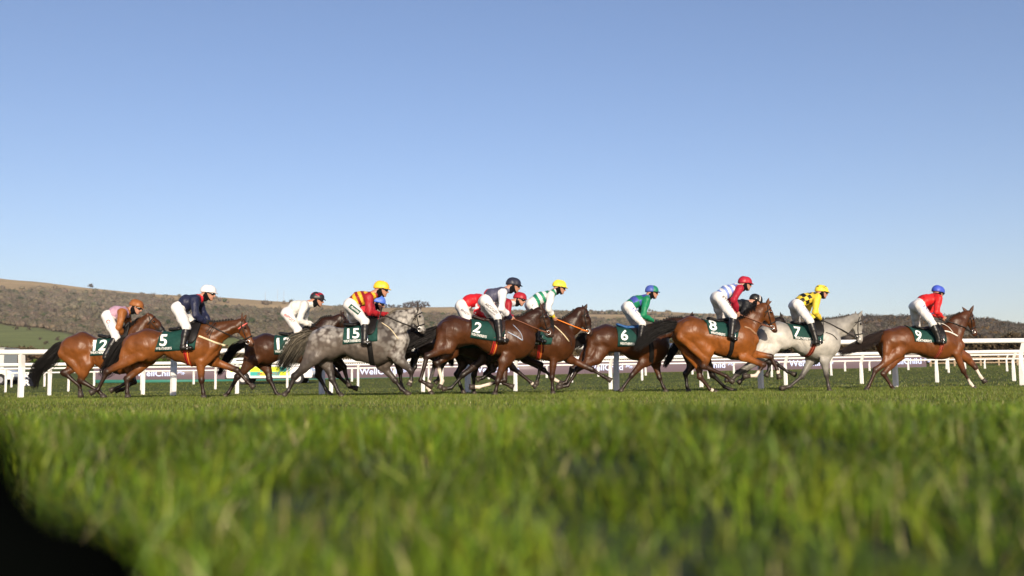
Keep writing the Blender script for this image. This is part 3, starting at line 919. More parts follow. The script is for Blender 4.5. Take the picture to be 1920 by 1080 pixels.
def drape(H, TL, BL, BR, TR, name, m, lift=.014, nu=18, nv=16, wav=.004, parent=None, tri=0.0):
    """a cloth hanging over the back on both sides; corners in local s, z of the near side"""
    V, Q = [], []
    rr = np.random.default_rng(3)
    for i in range(nu + 1):
        u = i / nu
        st, sb = TL[0] + (TR[0] - TL[0]) * u, BL[0] + (BR[0] - BL[0]) * u
        zb = BL[2] + (BR[2] - BL[2]) * u
        if tri: zb = zb + tri * abs(2 * u - 1) ** 2.2
        r = H.bvh.ray_cast(Vector((st, 0, 3)), Vector((0, 0, -1)))
        zt = r[0].z if r[0] else TL[2]
        row = []
        for g in (-1, 1):
            seg = []
            for j in range(nv + 1):
                v = j / nv; vv = v ** 1.8
                s, z = st + (sb - st) * vv, zt + (zb - zt) * vv
                if j == 0: y = 0.0; z += lift
                else:
                    y = side_hit(H, s, z - .004, g, lift=lift + wav * math.sin(u * 11 + v * 5 + g))
                    if y is None: y = seg[-1][1] + g * .02
                    z += lift * .5 * (1 - vv)
                seg.append((s, y, z))
            row += seg[::-1] if g < 0 else seg[1:]
        V += row
    M = 2 * nv + 1
    for i in range(nu):
        for j in range(M - 1):
            a = i * M + j
            Q.append((a, a + 1, a + M + 1, a + M))
    ob = mesh_np(name, V, Q, mat=m, parent=parent or H.obj)
    md = ob.modifiers.new('thick', 'SOLIDIFY'); md.thickness = .006; md.offset = 0
    return ob

def lettering(H, s, origin, xdir, height, name, m, bvh=None, bold=0.0, lift=.024, parent=None, g=-1, shear=0.0, wide=1.0, center=False, width=None):
    """text laid on the near side; origin and xdir in local s, z; follows the surface"""
    V, T = text_mesh(s, bold)
    V = V.copy()
    cap = .73
    V[:, 0] += shear * V[:, 1]
    k = height / cap
    if width: wide = width / max((V[:, 0].max() - V[:, 0].min()) * k, 1e-6)
    if center: V[:, 0] -= (V[:, 0].max() + V[:, 0].min()) / 2; V[:, 1] -= cap / 2
    else: V[:, 0] -= V[:, 0].min()
    x = np.array(xdir, float); x /= np.linalg.norm(x); y = np.array([-x[1], x[0]])
    P = np.array(origin)[None] + V[:, :1] * k * wide * x + V[:, 1:] * k * y
    out, last = [], np.array([0, g * .25, 0])
    B_ = bvh or H.bvh
    for s_, z_ in P:
        h = B_.ray_cast(Vector((s_, g * 1.6, z_)), Vector((0, -g, 0)))
        if h[0]:
            nn = h[1] if h[1].y * g > 0 else -h[1]
            q = h[0] + nn * lift
            last = np.array([0, q.y, 0])
            out.append(tuple(q))
        else: out.append((s_, last[1], z_))
    return mesh_np(name, out, tris=T, mat=m, parent=parent or H.obj, smooth=False)

def tack(H):
    sp, fr = H.sp, H.fr
    n = -.27
    if 'cloth' in sp:
        TL, BL, BR, TR = [fr.loc(p, n) for p in sp['cloth']]
    else:
        c, w = H.A['croup'], H.A['wth']
        s0, s1 = c[0] + .28, w[0] + .02; zb = w[2] - .42
        TL, TR, BL, BR = np.array([s0, n, w[2]]), np.array([s1, n, w[2]]), np.array([s0 - .03, n, zb]), np.array([s1 - .03, n, zb])
    cl = drape(H, TL, BL, BR, TR, 'number_cloth', M_cloth)
    bv = BVHTree.FromPolygons([tuple(v.co) for v in cl.data.vertices], [tuple(p.vertices) for p in cl.data.polygons])
    if 'num' in sp:
        txt, p, hpx = sp['num']
        c = fr.loc(p, n); dep = np.linalg.norm(fr.O[:2])
        k = fr.O[1] / F_PX
        a, b = [fr.loc(q, n) for q in sp['wt']]
        xd = (b - a)[[0, 2]]
        lettering(H, txt, c[[0, 2]], xd, hpx * k, 'numeral', M_white, bvh=bv, lift=.009, bold=.022, parent=cl, center=True, shear=sp.get('shear', 0), wide=1.12)
        lettering(H, 'WEATHERBYS', a[[0, 2]], xd, 4.6 * k, 'lettering', M_white, bvh=bv, lift=.009, bold=.012, parent=cl, width=np.linalg.norm(xd))
    # saddle: seat, flaps and girth
    s1 = TR[0] - .03; s0 = s1 - .50
    smat = mat('blue_saddle', (.02, .09, .25), rough=.6) if sp.get('saddle') == 'blue' else \
        mat('brown_saddle', (.028, .014, .011), rough=.55, bump=.1) if sp.get('saddle') == 'brown' else M_leather
    zt = lambda s: (H.bvh.ray_cast(Vector((s, 0, 3)), Vector((0, 0, -1)))[0] or Vector((0, 0, H.A['wth'][2]))).z
    F = Field()
    F.cone((s0, 0, zt(s0) + .055), (s0 + .16, 0, zt(s0 + .16) + .030), .030, .035, 3.2, .03)
    F.cone((s0 + .16, 0, zt(s0 + .16) + .030), (s1 - .10, 0, zt(s1 - .1) + .035), .035, .038, 2.6, .03)
    F.cone((s1 - .10, 0, zt(s1 - .1) + .035), (s1, 0, zt(s1) + .05), .038, .03, 1.8, .03)
    v, q = F.mesh(.014)
    sad = mesh_np('saddle', v, q, mat=smat, parent=H.obj)
    zf = TR[2] - .03
    drape(H, (s1 - .27, 0, zf), (s1 - .20, 0, zf - .22), (s1 + .0, 0, zf - .22), (s1 + .03, 0, zf), 'saddle_flap', M_leather if sp.get('saddle') != 'brown' else smat,
          lift=.032, nu=12, nv=12, wav=0, parent=sad, tri=.10)
    # girth
    gx = sp.get('girth_line')
    if gx:
        a, b = fr.loc(gx[0], -.26), fr.loc(gx[1], -.2)
        axv = np.array([a[2] - b[2], 0, -(a[0] - b[0])]); axv = axv * (1 if axv[0] > 0 else -1)
        c = (a + b) / 2; c[1] = 0; c = c + (a - b) / np.linalg.norm(a - b) * .10
    else:
        c = np.array([H.A['wth'][0] - .10, 0, H.A['wth'][2] - .33]); axv = np.array([1, 0, .12])
    col = sp.get('girth_col', 'black')
    gm = {'black': M_leather, 'red': mat('red_girth', (.40, .022, .012), rough=.6, var=.2, scale=60),
          'rust': mat('rust_girth', (.27, .045, .02), rough=.65, var=.4, scale=50)}[col]
    gi = ring(H, c, axv, .085, 'girth', gm, lift=.013)
    if col in ('red', 'rust'):
        ring(H, c + axv / np.linalg.norm(axv) * .022, axv, .010, 'stripe', M_leather if col == 'rust' else mat('yellow_stripe', (.65, .36, .05), rough=.7), lift=.016, parent=gi)
        ring(H, c - axv / np.linalg.norm(axv) * .022, axv, .010, 'stripe', M_leather, lift=.016, parent=gi)
    # breastplate straps
    for pts, w, col in sp.get('straps', []):
        strap(H, pts, w, 'breastplate', mat('strap_%s' % col, {'cream': (.62, .52, .34), 'white': (.75, .72, .66), 'tan': (.30, .17, .10), 'dark': (.02, .015, .013), 'blue': (.40, .46, .58)}[col], rough=.65))
    # bridle
    hp, hs = H.hp, H.hs
    brm = M_leather
    br = empty('bridle', parent=H.obj)
    def S(pts, w, nm): 
        strap(H, [hp(u, v) for u, v in pts], w, nm, brm, True, lift=.007, world=False, parent=br)
    S([(.07, .03), (.20, .075), (.45, .10), (.76, .115)], .016, 'cheekpiece')
    S([(.10, .04), (.24, .10), (.36, .185)], .012, 'throat_strap')
    bb = mat('bright_browband', (.62, .12, .10), rough=.6) if sp.get('brow') else brm
    ring(H, hp(.21, .05), H.ax * .98 - H.pv * .15, .018, 'browband', bb, lift=.009, n=20, parent=br, maxr=.135 * hs)
    nbm = mat('sheepskin', (.62, .55, .45), rough=.95, bump=.5) if sp.get('sheepskin') else brm
    ring(H, hp(.66, .07), H.ax, .022, 'noseband', nbm, lift=.010, n=20, parent=br, maxr=.12 * hs)
    bit = hp(.79, .118)
    for g in (-1, 1):
        y = side_hit(H, bit[0], bit[2], g, lift=.010) or g * .06
        mb = MB()
        R = .036
        pr = [(bit[0] + R * math.cos(a), y, bit[2] + R * math.sin(a)) for a in np.linspace(0, 2 * math.pi, 15)]
        mb.tube(pr, .006, 6, cap=False)
        mb.build('bit_ring', M_steel, br, True)
        H.bit = np.array([bit[0], abs(y), bit[2]])
    return H

def rein(H, hand, col, parent=None):
    m = mat('rein_' + col, {'black': (.015, .012, .011), 'brown': (.16, .06, .03), 'orange': (.75, .20, .02)}[col], rough=.55)
    for g in (-1, 1):
        a = H.bit * np.array([1, g, 1]); b = np.array([hand[0], g * .07, hand[2]])
        # run outside the neck
        pts = []
        for t in np.linspace(0, 1, 14):
            p = a + (b - a) * t
            p[2] -= .02 * math.sin(math.pi * t)
            y = side_hit(H, p[0], p[2], g, lift=.02)
            if y is not None and abs(y) > abs(p[1]): p[1] = y
            pts.append(p)
        mb = MB(); mb.tube(pts, .010, 6)
        mb.build('rein', m, H.obj, True)
# ------------------------------------------------------------------ jockeys
M_skin = mat('skin', (1, 1, 1), rough=.5, spec=.4, var=.06, scale=40, vcol=True)
M_silk = mat('silk', (1, 1, 1), rough=.5, spec=.30, var=.12, scale=14, bump=.9, bscale=20, vcol=True)
M_breech = mat('white_breeches', (.68, .66, .64), rough=.55, var=.05, scale=12, bump=.35, bscale=15)
M_boot = mat('black_boot', (.010, .009, .009), rough=.38, spec=.4, var=.2, scale=40, bump=.2)
M_helm = mat('helmet_silk', (1, 1, 1), rough=.45, spec=.4, var=.08, scale=25, bump=.25, bscale=40, vcol=True)
M_goggle = mat('goggles', (.010, .010, .012), rough=.12, spec=.6)
M_black = mat('black_fabric', (.006, .006, .007), rough=.9, spec=.1, var=.3)

def ll(a, b, t): return a + (b - a) * t

def build_jockey(H, j):
    fr = H.fr
    near = {k: fr.loc(j[k], l) for k, l in (('hip', 0), ('sho', 0), ('hd', 0), ('knee', -.25), ('ank', -.25), ('toe', -.23), ('elb', -.24), ('hand', -.08))}
    far = {}
    def out(key, ref, g, clear):
        p = fr.loc(j[ref], g * .3)
        for _ in range(2):
            y = side_hit(H, p[0], p[2], g, lift=0)
            l = g * max(abs(y) + clear if y is not None else 0, .24)
            p = fr.loc(j[ref], l)
        return p
    near['ank'] = out('ank', 'ank', -1, .095); near['toe'] = out('toe', 'toe', -1, .085)
    near['knee'] = fr.loc(j['knee'], ll(-.24, near['ank'][1], .55))
    for k, l, ds in (('knee', -near['knee'][1], .03), ('ank', -near['ank'][1], .03), ('toe', -near['toe'][1], .03), ('elb', .23, .05), ('hand', .09, .04)):
        far[k] = fr.loc(j['f' + k], l) if ('f' + k) in j else near[k] * np.array([1, 0, 1]) + np.array([ds, l, .0])
    hip, sho, hd = near['hip'], near['sho'], near['hd']
    sd = sho - hip; tl = np.linalg.norm(sd); sd = sd / tl
    pp = np.array([-sd[2], 0, sd[0]])       # back side
    ha = math.radians(j.get('tilt', -12)); hfw = np.array([math.cos(ha), 0, math.sin(ha)]); hup = np.array([-hfw[2], 0, hfw[0]])
    turn = j.get('turn', 0.0)
    hlat = np.array([0, 1.0, 0])
    if turn:
        a = math.radians(turn)
        hfw2 = hfw * math.cos(a) + hlat * math.sin(a); hlat = hlat * math.cos(a) - hfw * math.sin(a); hfw = hfw2
    W = lambda f_, l_, u_: hd + hfw * f_ + hlat * l_ + hup * u_
    L1 = lambda p, l: np.array([p[0], l, p[2]])
    bow = pp * .035
    skin = np.array(j.get('skin', (.40, .20, .135)))
    # ---- the body: torso, limbs, head and hands
    B = Field()
    B.cone(L1(hip, 0), hip + (sho - hip) * .5 + bow, .105, .095, 1.25, .04); B.cone(hip + (sho - hip) * .5 + bow, sho - sd * .06, .095, .10, 1.3, .04)
    B.cone(sho + np.array([0, -.13, 0]), sho + np.array([0, .13, 0]), .05, .05, 1, .04)
    nk = W(-.035, 0, -.07)
    B.cone(sho + pp * .02, nk, .058, .052, 1, .03)
    B.ball(W(-.01, 0, .02), .075, .9, .03)
    for d, g in ((near, -1), (far, 1)):
        B.cone(L1(hip, g * .09), d['knee'], .085, .052, 1, .04); B.cone(d['knee'], d['ank'], .045, .028, 1, .02); B.cone(d['ank'], ll(d['ank'], d['toe'], .8) + np.array([0, 0, -.012]), .024, .016, 1, .01)
        B.cone(sho + np.array([0, g * .155, -.01]), d['elb'], .045, .036, 1, .03); B.cone(d['elb'], d['hand'], .035, .026, 1, .02)
    v0, q0 = B.mesh(.016)
    Hd = Field()
    Hd.cone(W(-.03, 0, .025), W(.025, 0, .03), .084, .080, .88, .03)
    Hd.cone(W(.01, 0, -.03), W(.055, 0, -.078), .062, .034, .9, .03)
    Hd.cone(W(.04, 0, .0), W(.055, 0, -.045), .052, .046, 1, .02)
    Hd.cone(W(.088, 0, .012), W(.113, 0, -.022), .010, .0155, .9, .012)
    Hd.cone(W(.085, -.018, -.047), W(.085, .018, -.047), .014, .014, 1, .008); Hd.cone(W(.083, -.014, -.060), W(.083, .014, -.060), .013, .013, 1, .006)
    Hd.ball(W(.076, 0, -.088), .020, 1, .015)
    Hd.cone(W(.078, -.035, .028), W(.078, .035, .028), .018, .018, 1, .015)
    for g in (-1, 1):
        Hd.cone(W(-.012, g * .076, .008), W(-.006, g * .078, -.028), .016, .011, .6, .008)
        Hd.ball(W(.080, g * .033, .006), .014, 1, .008)
    Hd.cone(W(-.03, 0, -.03), sho + pp * .02, .056, .060, 1, .03)
    v1, q1 = Hd.mesh(.0085)
    k1 = np.tile(skin, (len(v1), 1))
    lip = np.exp(-(np.linalg.norm(v1 - W(.098, 0, -.053), axis=1) / .018) ** 2)[:, None]
    k1 = k1 * (1 - .5 * lip) + np.array((.30, .09, .08)) * .5 * lip
    parts = [(v0, q0, skin), (v1, q1, k1)]
    gl = np.array((.012, .012, .013)) if j.get('glove') == 'black' else np.array((.35, .01, .015)) if j.get('glove') == 'red' else np.array((.62, .60, .58)) if j.get('glove') == 'white' else skin
    for d in (near, far):
        h = d['hand']; ad = h - d['elb']; ad = ad / np.linalg.norm(ad)
        g = -1 if h[1] < 0 else 1
        side = np.array([0, 1.0, 0]); dn = np.cross(ad, side); dn = dn * (-1 if dn[2] > 0 else 1)
        X = lambda a_, l_, z_: h + ad * a_ + side * l_ + dn * z_
        Fh = Field()
        Fh.cone(X(-.03, 0, 0), X(.0, 0, 0), .026, .028, 1, .02)
        Fh.cone(X(.0, 0, -.018), X(.045, 0, -.018), .026, .024, 1, .015); Fh.cone(X(.0, 0, .016), X(.042, 0, .020), .024, .022, 1, .015)
        for q_, (z_, ln) in enumerate(((-.034, .040), (-.011, .045), (.011, .042), (.032, .034))):
            b = X(.055, 0, z_); c1 = X(.055 + ln * .55, -g * .004, z_); c2 = X(.052 + ln * .45, -g * .030, z_ + .003); c3 = X(.035, -g * .036, z_ + .003)
            Fh.cone(b, c1, .0100, .0095, 1, .004); Fh.cone(c1, c2, .0095, .009, 1, .004); Fh.cone(c2, c3, .009, .008, 1, .004)
        Fh.cone(X(.012, -g * .014, -.038), X(.042, -g * .030, -.046), .012, .010, 1, .006); Fh.cone(X(.042, -g * .030, -.046), X(.062, -g * .036, -.030), .010, .009, 1, .004)
        vh, qh = Fh.mesh(.0065)
        parts.append((vh, qh, gl))
    v, q, k = joinV(parts)
    me = mesh_np('person', v, q, mat=M_skin, col=k)
    me.location = fr.O; me.rotation_euler = (0, 0, fr.h)
    tag(me, j['label'], 'person', 'jockeys riding in the race')
    # ---- silks
    S = Field()
    m0 = hip + (sho - hip) * .5 + bow
    S.cone(hip + sd * .07, m0, .122, .118, 1.2, .04, 'torso'); S.cone(m0, sho - sd * .05, .118, .118, 1.28, .04, 'torso')
    S.cone(sho + np.array([0, -.13, 0]), sho + np.array([0, .13, 0]), .075, .075, 1, .05, 'torso')
    S.cone(sho + pp * .01, ll(sho + pp * .02, nk, .72), .082, .064, 1, .03, 'collar')
    for d, g in ((near, -1), (far, 1)):
        S.cone(sho + np.array([0, g * .165, -.015]), d['elb'], .072, .056, 1, .035, 'sleeve'); S.cone(d['elb'], ll(d['elb'], d['hand'], .5), .056, .050, 1, .02, 'sleeve')
        S.cone(ll(d['elb'], d['hand'], .5), ll(d['elb'], d['hand'], .85), .050, .036, 1, .02, 'cuff')
    sv, sq = S.mesh(.0135, noise=lambda G: .0075 * vnoise(G * np.array([1, 1, .6], np.float32), 46, 4) + .006 * vnoise(G, 25, 9) + .003 * vnoise(G, 88, 5))
    lab, t = S.nearest(sv)
    names = np.array([p[6] for p in S.pr])
    rel = sv - hip; a = rel @ sd; b = rel @ pp
    K = np.empty((len(sv), 3))
    body, sleeve = np.array(j['body']), np.array(j['sleeve'])
    K[:] = body
    pat = j.get('pat')
    if pat:
        c2 = np.array(pat[1]); w = pat[2]
        if pat[0] == 'hoop': m = (np.floor((a + .02) / w) % 2) == 0
        elif pat[0] == 'check': m = ((np.floor((a + .01) / w) + np.floor((b + np.abs(sv[:, 1]) * .0 + 1.0) / w)) % 2) == 0
        elif pat[0] == 'below': m = a < w
        K[m] = c2
    nm = names[lab]
    m = np.isin(nm, ('sleeve', 'cuff')); K[m] = sleeve
    if 'sl_pat' in j:
        sp2 = vnoise(sv, 40, 2) > .25
        K[m & sp2] = j['sl_pat']
    if 'cuff' in j: K[nm == 'cuff'] = j['cuff']
    if 'collar' in j: K[nm == 'collar'] = j['collar']
    mesh_np('jacket', sv, sq, mat=M_silk, parent=me, col=K)
    # ---- breeches and boots
    Bz = Field()
    Bz.cone(hip + sd * .01, hip + sd * .10, .122, .112, 1.12, .04)
    for d, g in ((near, -1), (far, 1)):
        th = L1(hip, g * .085)
        Bz.cone(th, ll(th, d['knee'], .55), .106, .086, .95, .035); Bz.cone(ll(th, d['knee'], .55), d['knee'], .086, .068, .95, .03)
        Bz.cone(d['knee'], ll(d['knee'], d['ank'], .22), .068, .058, 1, .03)
    bv, bq = Bz.mesh(.0135, noise=lambda G: .006 * vnoise(G * np.array([.5, 1, 1], np.float32), 52, 6) + .003 * vnoise(G, 22, 1))
    bo = mesh_np('breeches', bv, bq, mat=M_breech, parent=me)
    for d, g in ((near, -1), (far, 1)):
        Bt = Field()
        k0 = ll(d['knee'], d['ank'], .10); ft = d['toe'] - d['ank']
        Bt.cone(k0, ll(d['knee'], d['ank'], .45), .066, .064, 1, .02); Bt.cone(ll(d['knee'], d['ank'], .45), d['ank'], .064, .047, 1, .02)
        heel = d['ank'] + np.array([-.025, 0, -.055])
        Bt.cone(d['ank'], heel, .042, .034, .9, .02); Bt.cone(heel + np.array([.02, 0, 0]), d['toe'] + np.array([0, 0, -.012]), .040, .034, 1.15, .02)
        v, q = Bt.mesh(.011)
        boot = mesh_np('boot', v, q, mat=M_boot, parent=me)
        # stirrup iron round the foot, hung by its leather: part of the horse's tack
        mb = MB(); c = ll(d['ank'], d['toe'], .6) + np.array([0, 0, -.02])
        mb.tube([c + np.array([0, .065 * math.cos(t), .04 + .075 * math.sin(t)]) for t in np.linspace(-2.2, 5.3, 16)], .007, 6)
        mb.tube([c + np.array([0, -.05, -.028]), c + np.array([0, .05, -.028])], .012, 6)
        mb.build('stirrup', M_steel, H.obj, True)
    # ---- helmet with peak, goggles, straps
    Hm = Field()
    Hm.cone(W(-.035, 0, .035), W(.015, 0, .042), .112, .106, .90, .03)
    hc = np.array([hfw, hlat, hup])
    def cut(G):
        r = (G - hd.astype(np.float32)) @ hup.astype(np.float32); fwd = (G - hd.astype(np.float32)) @ hfw.astype(np.float32)
        return (.012 + .12 * fwd) - r
    hv, hq = Hm.mesh(.010, cut=cut, noise=lambda G: .002 * vnoise(G, 60, 8))
    rl = (hv - hd) @ hc.T
    cap = np.array(j['cap']); HK = np.tile(cap, (len(hv), 1))
    if 'cap2' in j:
        if j.get('cappat') == 'quarter': m = ((rl[:, 1] > 0) ^ (rl[:, 0] > -.005))
        elif j.get('cappat') == 'band': m = np.abs(rl[:, 0] - .02 + .25 * (rl[:, 2] - .1)) < .014
        else: m = (vnoise(rl, 75, 3) > .45) & (rl[:, 2] > .06)
        HK[m] = j['cap2']
    hm = mesh_np('helmet', hv, hq, mat=M_helm, parent=me, col=HK)
    Pk = Field(); Pk.pr = []
    Pk.cone(W(.085, -.045, .040), W(.085, .045, .040), .012, .012, 1, .02); Pk.cone(W(.088, 0, .040), W(.150, 0, .026), .014, .008, 4.2, .02)
    pv_, pq = Pk.mesh(.009)
    mesh_np('peak', pv_, pq, mat=M_helm, parent=hm, col=np.tile(np.array(j.get('peak', j['cap'])), (len(pv_), 1)))
    Gg = Field()
    Gg.cone(W(.082, -.040, .008), W(.082, .040, .008), .027, .027, 1, .02)
    for g in (-1, 1):
        Gg.cone(W(.075, g * .045, .010), W(.02, g * .083, .016), .019, .012, 1, .02); Gg.cone(W(.02, g * .083, .016), W(-.06, g * .090, .030), .011, .009, 1, .01)
    gv, gq = Gg.mesh(.0085)
    mesh_np('goggles', gv, gq, mat=M_goggle, parent=me)
    Cs = Field()
    for g in (-1, 1):
        Cs.cone(W(-.022, g * .078, .02), W(-.016, g * .072, -.040), .026, .022, .6, .02); Cs.cone(W(-.012, g * .070, -.045), W(.052, g * .030, -.100), .020, .012, .7, .015)
    Cs.cone(W(.055, -.03, -.105), W(.055, .03, -.105), .012, .012, 1, .01)
    if j.get('scarf', True): Cs.cone(W(-.040, 0, -.045), W(-.045, 0, -.085), .066, .064, 1, .03)
    cv, cq = Cs.mesh(.010)
    mesh_np('chin_strap', cv, cq, mat=M_black, parent=me)
    if 'text' in j:
        bb = BVHTree.FromPolygons([tuple(x) for x in bv], [tuple(int(i) for i in x) for x in bq])
        for (s, p0, p1, hpx, colr, bold) in j['text']:
            a0, b0 = fr.loc(p0, -.2), fr.loc(p1, -.2)
            mt = mat('print_%02x%02x%02x' % tuple(int(c * 255) for c in colr), colr, rough=.6, var=.05)
            if s == 'ring':
                mb = MB(); c = a0; y = side_hit(H, c[0], c[2], -1, bb, .004) or -.3
                mb.tube([(c[0] + .03 * math.cos(t), y, c[2] + .03 * math.sin(t)) for t in np.linspace(0, 2 * math.pi, 13)], .006, 5, cap=False)
                mb.build('emblem', mt, bo, True); continue
            if s == 'patch':
                xd = (b0 - a0)[[0, 2]]; ln = np.linalg.norm(xd); xd = xd / ln; yd = np.array([-xd[1], xd[0]]); hh = hpx * fr.O[1] / F_PX
                PV, PQ = [], []
                for i in range(9):
                    for k_ in range(5):
                        c = a0[[0, 2]] + xd * ln * i / 8 + yd * hh * (k_ / 4 - .5)
                        y = side_hit(H, c[0], c[1], -1, bb, .004)
                        PV.append((c[0], y if y is not None else (PV[-1][1] if PV else -.25), c[1]))
                for i in range(8):
                    for k_ in range(4): PQ.append((i * 5 + k_, i * 5 + k_ + 5, i * 5 + k_ + 6, i * 5 + k_ + 1))
                mesh_np('patch', PV, PQ, mat=mt, parent=bo); continue
            xd = (b0 - a0)[[0, 2]]
            lettering(H, s, a0[[0, 2]], xd, hpx * fr.O[1] / F_PX, 'lettering', mt, bvh=bb, bold=bold, lift=.008, parent=bo, width=np.linalg.norm(xd))
    H.hand = near['hand']
    return me, near
# ------------------------------------------------------------------ the field: poses measured from the photograph
def win(x0, y0, k): return lambda x, y: (x0 + x / k, y0 + y / k)
wA, wB, wC, wD = win(0, 500, 4.153), win(180, 520, 4.5), win(400, 520, 4.5), win(540, 520, 4.5)
wE, wF, wG, wH = win(700, 510, 4.32), win(860, 510, 4.32), win(1030, 520, 4.5), win(1180, 510, 4.319)
wI, wJ = win(1350, 520, 4.5), win(1560, 520, 4.5)
z6, z2, z4, z5 = win(0, 630, 8.31), win(780, 600, 7.2), win(1240, 600, 7.2), win(1360, 560, 5.985)
NAVY, WHITE_, YEL = (.014, .017, .045), (.66, .65, .63), (.75, .52, .04)

RUN = []
RUN.append((dict(label='bay horse with a black muzzle net wearing green number cloth 12', coat='bay', Y=17.3, head=7,
    croup=wA(640, 472), wth=(229, 622), girth=(233, 689), flank=(168, 669), chest=(263, 650), butt=(111, 648), dock=(121, 633),
    neck=(258, 612), poll=(281, 578), nose=(322, 619), ears=[(276, 576), (284, 579)], darknose=True, mane='loose',
    legs=dict(NH=[(163, 672), (152, 703), (186, 723), (197, 736)], FH=[(158, 670), (121, 689), (150, 713), (152, 735)],
              NF=[(238, 672), (247, 701), (222, 716), (207, 722)], FF=[(243, 672), (252, 706), (230, 720), (217, 722)]),
    tail=[(108, 645), (95, 663), (70, 684), (66, 715)], tailw=.95,
    cloth=[(179, 620), (167, 656.5), (224, 654), (237, 624)], num=('12', (187, 636), 20), wt=((168.5, 652.5), (201, 652.5)), saddle='black'),
  dict(label='jockey in lilac and orange-brown silks with an orange-brown cap', hip=wA(850, 345), sho=wA(975, 315), hd=wA(1062, 275), knee=wA(905, 505), ank=wA(825, 640), toe=wA(865, 650),
    elb=wA(925, 430), hand=wA(962, 492), felb=wA(1000, 410), fhand=wA(985, 475), tilt=-22, turn=-12,
    body=(.42, .26, .34), sleeve=(.25, .085, .018), cap=(.25, .085, .018), collar=(.25, .085, .018), text=[('ring', wA(851, 385), wA(860, 385), 3, (.6, .05, .08), 0), ('Thorn', wA(843, 405), wA(878, 460), 2.6, (.15, .25, .5), 0)])))
RUN.append((dict(label='bright bay horse with a cream breastplate wearing green number cloth 5', coat='bay', Y=16.3, head=6,
    croup=wB(430, 446), wth=(371, 613), girth=(351, 687), flank=wB(520, 655), chest=(416.5, 651), butt=(227.5, 660), dock=(241, 636),
    neck=(409, 625), poll=(456, 600), nose=(480.5, 648), ears=[(454, 587), (462, 591)], brow=True,
    legs=dict(NH=[wB(380, 660), wB(95, 800), wB(15, 955), wB(-50, 982)], FH=[wB(455, 690), wB(265, 865), wB(263, 975), wB(270, 1020)],
              NF=[wB(880, 715), wB(890, 875), wB(905, 980), wB(910, 1025)], FF=[wB(985, 715), wB(1190, 790), wB(1280, 890), wB(1335, 938)]),
    tail=[(228, 648), (216, 668), (203, 690), (193, 706)], tailw=.9,
    cloth=[wB(545, 465), wB(485, 632), wB(835, 618), wB(870, 440)], num=('5', wB(560, 532), 21), wt=(wB(492, 614), wB(637, 613)),
    girth_line=(wB(755, 630), wB(770, 745)), girth_col='red', saddle='black', straps=[([wB(865, 500), wB(1000, 555), wB(1068, 578)], .035, 'cream'), ([wB(1000, 400), wB(965, 460), wB(945, 530)], .012, 'dark')]),
  dict(label='jockey in plain navy silks with a white cap', hip=wB(700, 270), sho=wB(850, 195), hd=wB(950, 143), knee=wB(765, 430), ank=wB(735, 575), toe=wB(800, 595),
    elb=wB(838, 325), hand=wB(930, 392), felb=wB(905, 305), fhand=wB(965, 390), body=NAVY, sleeve=NAVY, cap=(.72, .68, .68), peak=(.55, .5, .5), collar=(.5, .02, .03), glove='black', turn=-6,
    text=[('HORSERACING', wB(690, 285), wB(735, 370), 2.2, (.45, .45, .55), 0)])))
RUN.append((dict(label='dark brown plaited horse wearing a green cloth, behind the dapple grey', coat='brown', Y=17.7, head=7,
    croup=wC(440, 487), wth=(582, 623), girth=(590, 686), flank=wC(510, 690), chest=(622, 652), butt=(457.5, 662), dock=(466, 640),
    neck=(613, 616), poll=(641, 591), nose=(669, 632), ears=[(639, 583), (645, 586)],
    legs=dict(NH=[wC(355, 700), wC(205, 850), wC(125, 985), wC(93, 1017)], FH=[wC(445, 715), wC(475, 865), wC(530, 985), wC(562, 1014)],
              NF=[(605, 673), (634, 706), (655, 727), (671, 731)], FF=[(612, 673), (640, 692), (628, 706), (622, 700)]),
    tail=[(455, 646), (436, 658), (424, 677), (410, 703)], tailw=.55,
    cloth=[(513, 629), (513, 666.7), (575, 667), (578, 627)], num=('13', (531, 645), 21), wt=((514.5, 663), (546, 661)), saddle='black'),
  dict(label='jockey in plain white silks with a black cap bearing a red star', hip=wC(625, 315), sho=wC(775, 245), hd=wC(878, 200), knee=wC(715, 455), ank=wC(690, 590), toe=wC(740, 605),
    elb=wC(725, 370), hand=wC(830, 415), body=(.62, .61, .57), sleeve=(.64, .63, .59), cap=(.018, .016, .018), cap2=(.5, .01, .03), glove='black',
    text=[('atiPOST', wC(598, 325), wC(682, 400), 5, (.6, .03, .04), .01)])))
